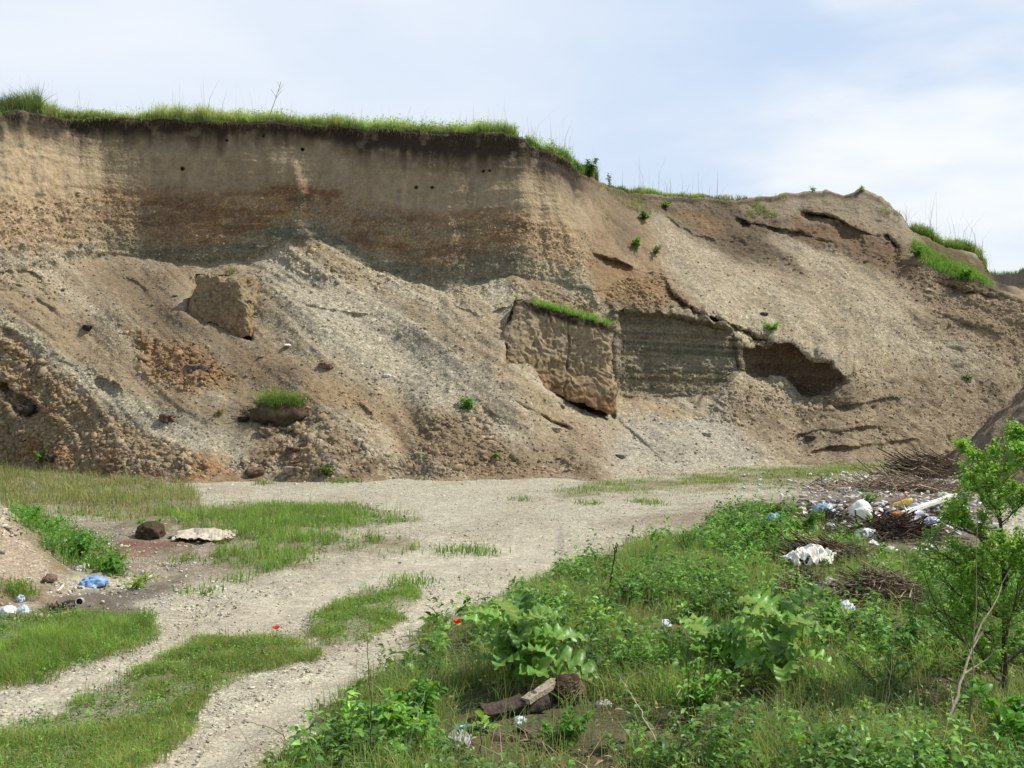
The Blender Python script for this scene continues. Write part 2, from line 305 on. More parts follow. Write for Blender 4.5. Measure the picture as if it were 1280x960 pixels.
band = np.maximum(band, inpoly(wx, wy, [(885, 388), (975, 425), (1060, 465), (1050, 520), (930, 530), (860, 520), (925, 470), (925, 430)], 8))
CL = np.maximum(CL, .85 * pm([(790, 240), (900, 246), (1010, 262), (1130, 300), (1140, 340), (1030, 320), (960, 305), (1010, 350), (900, 320), (850, 290)], 8)); CL = np.maximum(CL, .6 * pm([(1100, 320), (1290, 368), (1290, 480), (1180, 420)], 10)); CL = np.maximum(CL, .5 * pm([(730, 310), (880, 390), (770, 385)], 8)); CL = np.maximum(CL, .9 * pm([(-420, 560), (0, 545), (220, 575), (420, 570), (760, 585), (770, 620), (-420, 620)], 8)); CL = np.maximum(CL, .75 * band); CL = np.maximum(CL, 0.22) * slope
CL = np.maximum(CL, 0.3 * slope * ss(1000, 1030, PX) * ss(225, 240, PY) * (1 - ss(330, 380, PY)))
big = fbm(X * .35, Y * .35, Z * .35, 3, 60); med = fbm(X * 1.4, Y * 1.4, Z * 1.4, 4, 61); cl = fbm(X * 4.2, Y * 4.2, Z * 4.2, 4, 62, .6)
nzs = fbm(X * .3, Y * .2, Z * .3, 3, 165); rt = ss(760, 900, PX); sc_ = (X * .57 + Z * .82 + .5 * vn(X * .35, 0 * X, Z * .35, 8)) * (1 - rt) + (X * .66 + Z * .62 + 1.1 * vn(X * .3, 0 * X, Z * .3, 9) + .4 * vn(X * .9, 0 * X, Z * .9, 19)) * rt; gul = fbm(sc_ * 1.1, Y * .12 + X * .08, 0 * X, 4, 63, .6)      # runnels down the slope
disp = slope * (0.20 * big + 0.05 * med + (0.16 - .09 * rt) * gul + .012 * cl) + .055 * slope * ss(-.3, .4, nzs) * fbm(sc_ * 2.6 + .5 * nzs, Y * .4 + X * .35, 0 * X, 4, 163, .6) * (1 - .5 * rt) + CL * (0.12 * np.abs(cl) + .05 * fbm(X * 8, Y * 8, Z * 8, 2, 69) + 0.12 * np.abs(med) - .08)
fl = fbm(X * 2.6, Y * 2.0, Z * .35, 4, 64); fl2 = fbm(X * .6, Y * .5, Z * .25, 3, 65); st = fbm(X * .25, Y * .1, Z * 4.5 + 0.8 * vn(X * .4, 0 * X, Z), 3, 66)
tr = np.clip((pyR[None, :] - PY) / (pyR - pyF)[None, :], 0, 1)          # 0 rim, 1 cliff foot
rough = ss(.45, .6, tr)
disp = disp + cliff * (0.035 * fl + 0.16 * fl2 + 0.03 * st + rough * 0.05 * cl + 0.012 * fbm(X * 9, Y * 9, Z * 9, 2, 67))
litz = cliff * np.maximum(1 - ss(60, 150, PX + (PY - 250) * -.35), 0)
litz2 = cliff * ss(650, 680, PX)
disp = disp + (litz + .5 * litz2) * (0.22 * fbm(X * 1.8 + Y, Y * .5, Z * .5, 5, 68, .6) + 0.03 * cl + .04 * ss(.3, .7, tr) * fbm(X * 6, Y * 6, Z * 6, 3, 78))
disp = disp + cliff * 0.14 * (1 - ss(0.0, 0.06, tr + .02 * fl)) * (tr < .2)
disp = disp + wall * (0.07 * fbm(X * .3, 0 * X, Z * 4.0, 4, 76) + 0.015 * np.sign(np.sin(Z * 9 + 1.5 * vn(X * .5, 0 * X, Z))) * ss(0, .3, fbm(X * .6, 0 * X, Z * 2, 3, 79)) + 0.2 * fl2 + 0.07 * cl + .03 * fbm(X * 9, Y * 9, Z * 9, 2, 77))
plat = ss(5.0, 5.3, T); disp = disp + plat * 0.10 * med * (T < 7)
X = X + n[..., 0] * disp; Y = Y + n[..., 1] * disp; Z = Z + n[..., 2] * disp
PY = PYof(Z, Y); 
# colours of the soils, with the sunlit parts of the cliff painted paler
def C3(c, k=1.0): return lin(c) * k
C = np.zeros(Y.shape + (3,)) + C3((170, 155, 126)); G = np.full(Y.shape, 0.95)
def paint(m, c, g=None, k=1.0):
    global C, G
    m = np.clip(m, 0, 1); C = C * (1 - m[..., None]) + C3(c, k) * m[..., None]
    if g is not None: G = G * (1 - m) + g * m
nz1 = fbm(X * .8, Y * .8, Z * .8, 4, 70); nz2 = fbm(X * 2.5, Y * 2.5, Z * 2.5, 4, 71); nz3 = fbm(sc_ * 1.2, Y * .1 + X * .06, 0 * X, 5, 72, .65)
nz4 = fbm(sc_ * 3.5, Y * .3 + X * .2, 0 * X, 4, 164, .6)
kr = 1 - .55 * rt; paint(ss(-.02, .28, nz3) * .85 * kr, (150, 130, 100), .5); paint(ss(.05, .35, -nz3) * .5 * kr, (176, 165, 142), 1); paint(ss(.0, .35, nz4) * .5 * kr, (142, 122, 94), .6); paint(ss(.1, .4, -nz4) * .4 * kr, (180, 169, 146), .9); paint(rt * ss(.0, .4, nz1) * .5, (150, 136, 114), .9); paint(rt * ss(.05, .4, nz2) * .35, (138, 122, 98), .8)
paint(pm([(100, 318), (330, 330), (330, 400), (420, 470), (300, 500), (200, 420), (60, 350)], 14) * .7, (142, 124, 98), .45)
paint(pm([(-420, 330), (0, 340), (60, 368), (120, 412), (185, 452), (240, 500), (300, 545), (200, 530), (100, 465), (0, 400), (-420, 385)]), (152, 132, 104), .25)
paint(pm([(-420, 372), (0, 384), (60, 432), (150, 482), (240, 512), (310, 560), (365, 606), (320, 606), (200, 548), (100, 486), (0, 420), (-420, 400)], 4), (162, 152, 128), 1)
paint(P4 * .7, (134, 112, 84), .6); paint(P4 * ss(0, .5, nz2) * .6, (146, 116, 84), .4); paint(P4 * ss(.1, .6, nz3), (150, 136, 112), .9)
paint(P3 * .85, (136, 104, 68), .4)
foot = pm([(-420, 560), (0, 545), (120, 560), (220, 575), (330, 560), (420, 570), (540, 560), (640, 575), (760, 585), (770, 620), (-420, 620)], 8); paint(foot * ss(-.2, .3, nz2) * .75, (124, 98, 70), .4); paint(foot * ss(.1, .4, nz1) * .6, (150, 112, 72), .4)
paint(pm([(140, 325), (215, 335), (225, 395), (330, 430), (345, 480), (260, 440), (180, 400), (110, 350)], 12) * .7, (112, 95, 74), .35); paint(pm([(300, 440), (340, 430), (420, 475), (500, 520), (510, 560), (400, 500), (320, 480)], 12) * .6, (128, 102, 74), .4); paint(pm([(560, 545), (700, 545), (760, 575), (600, 590)], 10) * .6, (104, 88, 68), .4); paint(pm([(200, 500), (330, 470), (350, 520), (290, 550)], 10) * .6, (110, 92, 70), .35)
paint(pm([(330, 340), (460, 352), (560, 420), (650, 500), (560, 515), (440, 470), (380, 420)], 12) * .8, (164, 153, 130), 1)
paint(pm([(375, 462), (440, 478), (475, 525), (400, 520), (360, 500)], 8), (146, 124, 92), .5)
paint(P5 * .75 * (0.5 + .5 * ss(-.3, .3, nz2)), (116, 97, 74), .4); paint(P8 * .7, (136, 114, 86), .55); paint((P8 + P5) * ss(0, .5, nz3) * .6, (152, 138, 112), .8); paint(P8 * ss(0, .5, nz1) * .6, (116, 98, 76), .4)
paint(pm([(600, 490), (760, 520), (850, 560), (800, 600), (700, 560)], 12) * .6, (148, 128, 100), .7)
paint(pm([(780, 530), (850, 505), (960, 520), (950, 590), (840, 600), (760, 598)], 10) * .7, (168, 160, 142), 1)
paint(P11 * .85, (138, 120, 94), .8); paint(P11 * ss(0, .4, nz2) * .6, (110, 92, 70), .4)
paint(pm([(768, 494), (840, 500), (880, 512), (840, 525), (780, 505)], 4) * .7, (156, 132, 98), .6)
paint(pm([(655, 180), (760, 232), (800, 262), (832, 330), (880, 392), (770, 385), (745, 360), (735, 310), (690, 200)], 6), (146, 124, 96), .45)
paint(pm([(745, 232), (790, 240), (800, 300), (770, 320), (750, 270)], 8) * .7, (116, 98, 78), .2)
paint(pm([(730, 310), (780, 332), (835, 345), (842, 390), (770, 380), (748, 365)], 4), (138, 112, 80), .3)
paint(pm([(770, 232), (830, 245), (960, 250), (1005, 275), (960, 300), (1010, 350), (900, 320), (850, 290), (800, 262)], 8) * .95, (100, 85, 66), .35)
paint(pm([(850, 265), (880, 265), (900, 285), (880, 290)], 8), (140, 112, 80), .5)
paint(pm([(940, 235), (1075, 232), (1115, 255), (1145, 300), (1130, 330), (1060, 285), (1000, 268), (940, 268)], 6), (142, 126, 102), .5)
paint(pm([(990, 266), (1060, 280), (1128, 315), (1150, 350), (1100, 345), (1030, 310), (980, 300)], 5), (116, 94, 70), .3)
paint(pm([(1110, 325), (1200, 350), (1500, 380), (1500, 500), (1250, 450), (1180, 410), (1120, 360)], 12) * .75, (132, 110, 84), .6)
paint(pm([(1140, 290), (1200, 310), (1232, 330), (1240, 362), (1200, 352), (1150, 330)], 4), (96, 84, 52), .2)
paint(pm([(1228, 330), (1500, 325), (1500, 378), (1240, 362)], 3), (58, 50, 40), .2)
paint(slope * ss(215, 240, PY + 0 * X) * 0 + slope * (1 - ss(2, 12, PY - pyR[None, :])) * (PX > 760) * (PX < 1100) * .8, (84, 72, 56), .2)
# cliff strata
tw = tr + 0.035 * fbm(X * .25, 0 * X, Z * .3, 3, 80) + .02 * nz2
inc = cliff
Cc = np.zeros(Y.shape + (3,)) + C3((152, 134, 105), .92)
def pc(m, c, k=1.0):
    global Cc
    m = np.clip(m, 0, 1)[..., None]; Cc = Cc * (1 - m) + C3(c, k) * m
streak = fbm(X * 5, Y * 2, Z * .35, 3, 81)
pc(ss(.0, .6, streak) * .45, (128, 112, 88)); pc(ss(.1, .7, -streak) * .4, (172, 154, 122))
dark_t = 0.105 + 0.03 * ss(350, 640, PX) * 1.5
pc(1 - ss(dark_t, dark_t + .16, tw + .06 * streak), (98, 84, 66)); pc(1 - ss(dark_t - .04, dark_t + .04, tw + .03 * streak), (58, 49, 40))
rb = ss(.46, .54, tw) * (1 - ss(.80, .88, tw))
pc(rb * .7, (138, 116, 88)); ru = fbm(X * .5 + Z * .5, 0 * X, Z * 1.7, 5, 82, .6); pc(rb * ss(-.2, .35, ru) * .7, (130, 102, 76)); pc(rb * ss(.05, .35, fbm((X + 1.8 * Z) * .5, 0 * X, (Z - .35 * X) * 2.4, 5, 86, .65)) * .6, (156, 128, 88)); pc(rb * ss(.1, .4, fbm(X * .4, 0 * X, Z * 3.2, 5, 87, .65)) * .6, (112, 82, 58)); pc(rb * ss(.2, .5, fbm(X * .9, Y, Z * 1.6, 5, 83, .65)) * .6, (140, 128, 104)); pc(rb * ss(.1, .5, fbm(X * .9, Y, Z * 2.4, 4, 84)) * .5, (104, 88, 70))
pc(ss(.78, .92, tw) * .9, (120, 112, 90)); pc(ss(.80, .9, tw) * ss(.0, .5, fbm(X * .3, 0 * X, Z * 5, 3, 85)) * .7, (100, 98, 82)); pc(ss(.2, .6, nz2) * .25, (164, 148, 120))
pc(litz * ss(.15, .3, tr), (160, 140, 110)); pc(litz * ss(.4, .6, tr) * .6, (156, 132, 102)); pc(litz * ss(.8, .95, tr) * .8, (150, 142, 122))  # sunlit left end: its light is painted in as paler layers
pc(litz2 * ss(.25, .5, tr) * .7, (160, 142, 112)); pc(litz2 * ss(.3, .6, tr) * (1 - ss(.75, .9, tr)) * .4, (158, 126, 88))  # sunlit right corner, likewise painted paler
inc = ss(3.97, 4.03, T) * (T <= 5.2) * (1 - ss(715, 760, PX)); m = inc[..., None]; C = C * (1 - m) + Cc * m; G = G * (1 - inc) + inc * (0.12 + .65 * ss(.45, .6, tw))
# lower wall strata
tz = Z + .10 * nz2 + .06 * X * .3
Cw = np.zeros(Y.shape + (3,)) + C3((126, 115, 90)); mw = ss(-.1, .4, fbm(X * .15, 0 * X, tz * 2.6, 3, 90))[..., None]; Cw = Cw * (1 - mw) + C3((140, 122, 92)) * mw
mw = (ss(-.1, .25, fbm(X * .12, 0 * X, tz * 4.4, 3, 91)) * .8)[..., None]; Cw = Cw * (1 - mw) + C3((108, 104, 86)) * mw
lay = fbm(X * .1, 0 * X, (Z + .05 * X) * 9, 3, 92); mw = (ss(.05, .4, lay) * .4)[..., None]; Cw = Cw * (1 - mw) + C3((154, 140, 112)) * mw; mw = (ss(.05, .4, -lay) * .35)[..., None]; Cw = Cw * (1 - mw) + C3((82, 78, 64)) * mw
cv = ss(926, 934, PX)[..., None]; Cw = Cw * (1 - cv) + C3((116, 98, 76)) * cv
m = (wall + pm([(765, 372), (830, 385), (880, 398), (770, 392)], 3) * .6 * (1 - wall))[..., None]; C = C * (1 - m) + Cw * m; G = G * (1 - wall) + .7 * wall
# plateau turf
pt = ss(5.1, 5.35, T); C = C * (1 - pt[..., None]) + C3((88, 92, 48)) * pt[..., None]; G = G * (1 - pt) + .1 * pt
hill = pt * ss(905, 935, PX) * (1 - ss(1110, 1130, PX)); C = C * (1 - hill[..., None]) + C3((140, 122, 96)) * hill[..., None]
lum = C.mean(-1, keepdims=True); C = lum + (C - lum) * .95; C = C * (1 + .10 * nz1[..., None]) * np.where((inc > .5) | (wall > .5), 1.04, .90)[..., None] * np.array([.985, 1.0, 1.0])
nr, nc = Y.shape; idx = np.arange(nr * nc).reshape(nr, nc)
Fq = np.stack([idx[:-1, :-1], idx[:-1, 1:], idx[1:, 1:], idx[1:, :-1]], -1).reshape(-1, 4)
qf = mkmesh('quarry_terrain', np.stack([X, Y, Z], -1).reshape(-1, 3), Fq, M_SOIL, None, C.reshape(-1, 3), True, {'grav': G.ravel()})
tag(qf, kind='structure')
TX, TY, TZ, TPY, TN = X, Y, Z, PY, n
vis = (T > 1) & (T < 5.4)
def on_face(px, py):                          # nearest visible point of the quarry face
    d = np.where(vis, (PX - px) ** 2 + (TPY - py) ** 2, 1e9); i = np.unravel_index(np.argmin(d + 0.02 * TY), d.shape)
    return np.array([TX[i], TY[i], TZ[i]]), TN[i]

# ------------------------------------------------------------------ pit floor
def gz(x, y, fine=True):
    x = np.asarray(x, float); y = np.asarray(y, float)
    h = 1.65 * np.exp(-((x + 8.2) ** 2 / (2 * 1.1 ** 2) + (y - 14.8) ** 2 / (2 * 1.25 ** 2)))
    h = h + 0.35 * np.exp(-((x - 7.4) ** 2 / (2 * 2.4 ** 2) + (y - 22) ** 2 / (2 * 1.8 ** 2)))
    h = h + 0.25 * np.exp(-((x + 6.2) ** 2 / (2 * .8 ** 2) + (y - 20.0) ** 2 / (2 * .7 ** 2)))
    h = h + 0.10 * ss(0, 3, x) * (1 - ss(12, 16, y)) + 0.045 * fbm(x * .45, y * .45, 0 * x, 3, 100)
    if fine: h = h + 0.018 * fbm(x * 2.2, y * 2.2, 0 * x, 3, 101)
    return h
def at(px, py):                               # point of the pit floor seen at a photo pixel
    y = CAMZ * F / (py - HY)
    for _ in range(25):
        z = float(gz((px - 640) / F * y, y)); y = 0.5 * y + 0.5 * (CAMZ - z) * F / (py - HY)
    return np.array([(px - 640) / F * y, y, float(gz((px - 640) / F * y, y))])
def proj(x, y, z): return 640 + x / y * F, HY - (z - CAMZ) / y * F
GP = {
 'far_left': [(-200, 575), (60, 580), (160, 598), (240, 610), (255, 640), (205, 662), (150, 655), (60, 640), (-200, 640)],
 'mid_left': [(195, 640), (290, 637), (350, 633), (440, 638), (525, 648), (440, 660), (382, 668), (520, 676), (515, 688), (400, 692), (380, 700), (320, 720), (278, 708), (292, 690), (240, 668)],
 'weeds_left': [(10, 638), (60, 645), (110, 670), (150, 700), (160, 725), (120, 730), (60, 712), (38, 690)],
 'low_left': [(-100, 712), (40, 735), (50, 752), (-100, 762)],
 'near_left': [(-100, 778), (100, 770), (190, 775), (200, 795), (130, 822), (60, 850), (-100, 880)],
 'strip': [(-100, 945), (60, 900), (180, 842), (250, 802), (300, 800), (340, 800), (402, 812), (390, 822), (300, 848), (262, 872), (250, 905), (200, 945), (150, 990), (-100, 1040)],
 'strip_far': [(378, 790), (410, 765), (450, 745), (512, 735), (527, 745), (492, 780), (450, 795), (400, 806)],
 'far_strip': [(688, 614), (760, 603), (900, 592), (1020, 583), (1160, 572), (1200, 580), (1100, 590), (1000, 605), (900, 612), (760, 616), (700, 622)],
 'main': [(330, 1000), (400, 890), (460, 862), (505, 820), (545, 790), (600, 762), (660, 732), (760, 702), (860, 672), (920, 648), (1000, 640), (1060, 652), (1110, 690), (1200, 700), (1500, 690), (1500, 1300), (330, 1300)],
 'tufts': [(40, 728), (60, 728), (60, 740), (40, 740)],
}
def gmask(x, y, key, f=9, wob=None):
    wob = wob or (.7 if key in ('strip', 'near_left') else 1.5)
    z = gz(x, y, False); px, py = proj(x, y, z); w = 10 * fbm(x * 1.1, y * 1.1, 0 * x, 5, 110, .65) * wob * np.clip((py - 480) / 250, .25, 1.6)
    return inpoly(px + w * 1.4, py + w * .6, GP[key], f)
ax = np.concatenate([np.linspace(-160, -22, 40), np.arange(-21.9, 22, .055), np.linspace(22.1, 160, 40)])
ay = np.concatenate([np.linspace(-60, 5.4, 30), 5.5 * np.exp(np.linspace(0, math.log(42 / 5.5), 620))])
GX, GY = np.meshgrid(ax, ay); GZ = gz(GX, GY)
gpx, gpy = proj(GX, np.maximum(GY, .5), GZ)
gm_all = 0
for k in GP: gm_all = np.maximum(gm_all, gmask(GX, np.maximum(GY, .5), k))
gm_all = np.maximum(gm_all, (GY < 7) * ss(-2, -1, GX))
def centre(pts, w):                           # wheel tracks in px
    a = np.array(sorted(pts), float); c = np.interp(gpx, a[:, 0], a[:, 1]); return np.exp(-((gpy - c) / w) ** 2) * (gpx > a[0, 0] - 40) * (gpx < a[-1, 0])
rut1 = centre([(-50, 925), (60, 875), (200, 815), (330, 765), (500, 712), (700, 680)], 22); rut2 = centre([(250, 960), (330, 895), (430, 840), (540, 770), (700, 700)], 24)
GZ = GZ - .035 * np.maximum(rut1, rut2) + .02 * gm_all + .008 * fbm(GX * 8, GY * 8, 0 * GX, 2, 102)
GZ = GZ + (.06 * fbm(GX * 3, GY * 3, 0 * GX, 4, 106)) * (GX < -5) * (GY > 12) * (GY < 19)
GC = np.zeros(GX.shape + (3,)) + C3((178, 171, 149)); gG = np.full(GX.shape, 1.0)
def gp(m, c, g=None):
    global GC, gG
    m = np.clip(m, 0, 1); GC = GC * (1 - m[..., None]) + C3(c) * m[..., None]
    if g is not None: gG = gG * (1 - m) + g * m
q1 = fbm(GX * .5, GY * .5, 0 * GX, 4, 103); q2 = fbm(GX * 2, GY * 2, 0 * GX, 4, 104)
gp(ss(0, .5, q1) * .5, (164, 152, 132), .8); gp(np.maximum(rut1, rut2) * (.45 + .3 * q2), (190, 180, 158), .2); gp(ss(.25, .6, q2) * .35, (152, 142, 122))
def gpm(pts, f=10): return inpoly(gpx + 12 * q2, gpy + 6 * q2, pts, f)
gp(gpm([(60, 648), (280, 665), (290, 720), (200, 740), (160, 720), (110, 690)], 8) * .75, (132, 118, 100), .9)
gp(gpm([(140, 675), (240, 680), (240, 692), (130, 690)], 5) * .8, (112, 78, 62), .6)
gp(gpm([(40, 740), (130, 738), (240, 722), (190, 745), (130, 785), (40, 785)], 9) * .85, (92, 82, 72), .3)
gp(gpm([(-200, 640), (60, 650), (90, 720), (60, 760), (-200, 780)], 10) * .7, (158, 136, 112), .8)
gp(gpm([(740, 655), (1000, 615), (1180, 590), (1240, 690), (940, 700), (850, 660)], 12) * .7, (134, 118, 98), .9)
gp(gpm([(930, 640), (1060, 615), (1260, 620), (1240, 700), (940, 700)], 12) * .7, (100, 86, 70), .7)
gp(gm_all * .6, (112, 106, 74), .6); gp(gmask(GX, np.maximum(GY, .5), 'main') * .85, (82, 76, 50), .3); gp(gm_all * ss(.1, .6, q2) * .6, (128, 108, 78), .5)  # dark soil under plants; main bank painted darker for shade in its gaps
GC = GC * .9
ng, mg = GX.shape; idx = np.arange(ng * mg).reshape(ng, mg)
Fg = np.stack([idx[:-1, :-1], idx[:-1, 1:], idx[1:, 1:], idx[1:, :-1]], -1).reshape(-1, 4)
tag(mkmesh('ground', np.stack([GX, GY, GZ], -1).reshape(-1, 3), Fg, M_GROUND, None, GC.reshape(-1, 3), True, {'grav': gG.ravel()}), kind='structure')
hv = np.array([(-3000, -3000, -1.2), (3000, -3000, -1.2), (3000, 3000, -1.2), (-3000, 3000, -1.2)])
tag(mkmesh('outer_ground', hv, np.array([[0, 1, 2, 3]]), M_GROUND, None, np.tile(C3((90, 95, 55)), (4, 1)), attrs={'grav': np.full(4, .2)}), kind='structure')
# dark heap of earth at the right edge
u, v = np.meshgrid(np.linspace(0, 2 * math.pi, 220), np.linspace(0, 1, 110)); R_ = 4.6
hx = R_ * v * np.cos(u) * 1.1; hy = R_ * v * np.sin(u)
per = lambda a, f, s: fbm(np.cos(u) * v * f, np.sin(u) * v * f, 0 * u, 4, s)
hz_ = 5.4 * (1 - v) ** .95 * (1 + .15 * per(u, 2, 120)) + .35 * per(u, 5, 121) * (1 - v) + .12 * per(u, 16, 122) - .2
hx += .2 * per(u, 9, 123); hy += .2 * per(u, 9, 124)
hc = np.zeros(u.shape + (3,)) + C3((128, 112, 92)) * (1 + .25 * per(u, 6, 125)[..., None])
idx = np.arange(u.size).reshape(u.shape); Fh = np.stack([idx[:-1, :-1], idx[1:, :-1], idx[1:, 1:], idx[:-1, 1:]], -1).reshape(-1, 4)
hm = mkmesh('earth_mound', np.stack([hx, hy, hz_], -1).reshape(-1, 3), Fh, M_SOIL, None, hc.reshape(-1, 3), True, {'grav': np.full(u.size, .6)})
hm.location = (17.3, 31.5, 0.0); tag(hm, kind='structure')

# ------------------------------------------------------------------ stones and clods (stuff)
def ico(sub=1):
    bm = bmesh.new(); bmesh.ops.create_icosphere(bm, subdivisions=sub, radius=1.0); V = np.array([v.co[:] for v in bm.verts]); Fc = np.array([[v.index for v in f.verts] for f in bm.faces]); bm.free(); return V, Fc
IV, IF = ico(1)
def rocks(P, size, cols, name, mat=M_ROCK, flat=.7):
    n_ = len(P); sh = 1 + rng.uniform(-.45, .45, (n_, len(IV))); sc = size[:, None] * rng.uniform(.45, 1.25, (n_, 3)); sc[:, 2] *= flat
    V = IV[None] * sh[..., None] * sc[:, None, :]
    a = rng.uniform(0, 6.28, n_); b = rng.normal(0, .5, n_); ca, sa, cb, sb = np.cos(a), np.sin(a), np.cos(b), np.sin(b)
    x, y, z = V[..., 0], V[..., 1], V[..., 2]
    y, z = y * cb[:, None] - z * sb[:, None], y * sb[:, None] + z * cb[:, None]
    x, y = x * ca[:, None] - y * sa[:, None], x * sa[:, None] + y * ca[:, None]
    V = np.stack([x, y, z], -1) + P[:, None, :]
    Fc = (IF[None] + (np.arange(n_) * len(IV))[:, None, None]).reshape(-1, 3)
    return mkmesh(name, V.reshape(-1, 3), Fc, mat, None, np.repeat(cols, len(IV), 0))
flat_i = np.flatnonzero((T > 1.02) & (T < 4.0) & (PX > -60) & (PX < 1340) & (wall < .3))
def pick(nk, wts):
    w = wts[flat_i]; return rng.choice(flat_i, nk, p=w / w.sum())
area = np.ones(Y.shape); 
i = pick(17000, (0.25 + G.ravel() * .8)); P = np.stack([TX.ravel()[i], TY.ravel()[i], TZ.ravel()[i]], -1) + rng.normal(0, .02, (len(i), 3))
s = np.clip(rng.lognormal(-3.45, .42, len(i)), .018, .085); P = P - TN.reshape(-1, 3)[i] * (s * .35)[:, None]; b = rng.uniform(.8, 1.2, (len(i), 1)); cc = C3((164, 152, 126)) * b; cc = cc * .3 + C.reshape(-1, 3)[i] * .72 * b
tag(rocks(P, s, cc, 'loose_stones'), kind='stuff')
i = pick(19000, np.maximum(CL.ravel() - .2, 0) ** 1.6 * (1 + 1.5 * (band.ravel() > .4)) + 0.002); P = np.stack([TX.ravel()[i], TY.ravel()[i], TZ.ravel()[i]], -1)
s = np.clip(rng.lognormal(-3.1, .55, len(i)), .02, .22); P = P - TN.reshape(-1, 3)[i] * (s * .3)[:, None]; cc = C.reshape(-1, 3)[i] * rng.uniform(.8, 1.4, (len(i), 1))
tag(rocks(P, s, cc, 'soil_rubble', M_CLOD), kind='stuff')
cw = ((cliff * ss(.48, .65, tr) + wall * .9) * (PX > -60) * (PX < 1300)).ravel(); i = rng.choice(len(cw), 9000, p=cw / cw.sum()); P = np.stack([TX.ravel()[i], TY.ravel()[i], TZ.ravel()[i]], -1)
s = np.clip(rng.lognormal(-3.6, .4, len(i)), .015, .09); b = rng.uniform(.8, 1.45, (len(i), 1)); tag(rocks(P, s, C.reshape(-1, 3)[i] * b, 'gravel_in_bank'), kind='stuff')
# pebbles on the pit floor
n_ = 60000; py_ = 600 + 380 * rng.random(n_) ** 1.2; px_ = rng.uniform(-40, 1320, n_); yy = CAMZ * F / (py_ - HY); xx = (px_ - 640) / F * yy
gmk = 0
for k in GP: gmk = np.maximum(gmk, gmask(xx, yy, k))
rut = fbm(xx * .9, yy * .9, 0 * xx, 3, 130); rmk = np.zeros(len(xx))
for pts, w in (([(-50, 925), (60, 875), (200, 815), (330, 765), (500, 712), (700, 680)], 22), ([(250, 960), (330, 895), (430, 840), (540, 770), (700, 700)], 24)):
    rmk = np.maximum(rmk, np.exp(-((py_ - np.interp(px_, [q[0] for q in pts], [q[1] for q in pts])) / w) ** 2) * (px_ < 700))
keep = (gmk < .6) & (rng.random(n_) < (.35 + .6 * ss(-.3, .4, rut)) * (1 - .8 * rmk)); xx, yy = xx[keep], yy[keep]
s = np.clip(rng.lognormal(-4.75, .5, len(xx)), .004, .035) * (0.7 + yy / 40); P = np.stack([xx, yy, gz(xx, yy) + .002], -1); s = s * np.where((xx < -5) & (yy > 12) & (yy < 19), 1.8, 1); b = rng.uniform(.65, 1.5, (len(xx), 1))
tag(rocks(P, s, C3((170, 160, 140)) * b, 'pebbles'), kind='stuff')

# ------------------------------------------------------------------ vegetation builders
def blades(P, h, w, cols, lean=.35, curl=.5):
    n_ = len(P); a = rng.uniform(0, 6.283, n_); l = np.abs(rng.normal(0, lean, n_)); d = np.stack([np.cos(a), np.sin(a), 0 * a], -1)
    f = rng.uniform(0, 6.283, n_); side = np.stack([np.cos(f), np.sin(f), 0 * f], -1) * w[:, None] * .5
    up = np.array([0, 0, 1.0]); p0 = P - up * .01
    p1 = P + (d * (l * .35)[:, None] + up * .5) * h[:, None]; p2 = P + (d * (l * (1 + curl))[:, None] + up * (1 - .25 * np.minimum(l, 1.2))[:, None]) * h[:, None]
    V = np.stack([p0 - side, p0 + side, p1 - side * .85, p1 + side * .85, p2], 1).reshape(-1, 3); b = (np.arange(n_) * 5)[:, None]
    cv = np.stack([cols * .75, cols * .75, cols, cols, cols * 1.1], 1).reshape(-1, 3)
    return V, [np.concatenate([b + 0, b + 1, b + 3, b + 2], 1), np.concatenate([b + 2, b + 3, b + 4], 1)], cv
def leaves(P, D, ln, wd, cols, droop=.3, roll=None):
    """pointed oval leaves: 6 verts, folded at the midrib"""
    n_ = len(P); D = D / (np.linalg.norm(D, axis=1, keepdims=True) + 1e-9); up = np.array([0, 0, 1.0])
    Sd = np.cross(D, up + rng.normal(0, .35, (n_, 3))); Sd /= np.linalg.norm(Sd, axis=1, keepdims=True) + 1e-9; Nn = np.cross(Sd, D)
    L_ = ln[:, None]; W_ = wd[:, None] * .5
    m1 = P + D * L_ * .38; tip = P + D * L_ - up * L_ * droop
    m2 = P + D * L_ * .72 - up * L_ * droop * .4
    V = np.stack([P, m1 - Sd * W_ + Nn * W_ * .35, m1, m1 + Sd * W_ + Nn * W_ * .35, m2 - Sd * W_ * .7 + Nn * W_ * .2, m2, m2 + Sd * W_ * .7 + Nn * W_ * .2, tip], 1).reshape(-1, 3)
    b = (np.arange(n_) * 8)[:, None]
    tri = np.concatenate([np.concatenate([b, b + 2, b + 1], 1), np.concatenate([b, b + 3, b + 2], 1), np.concatenate([b + 4, b + 5, b + 7], 1), np.concatenate([b + 5, b + 6, b + 7], 1)])
    qd = np.concatenate([np.concatenate([b + 1, b + 2, b + 5, b + 4], 1), np.concatenate([b + 2, b + 3, b + 6, b + 5], 1)])
    return V, [tri, qd], np.repeat(cols, 8, 0)
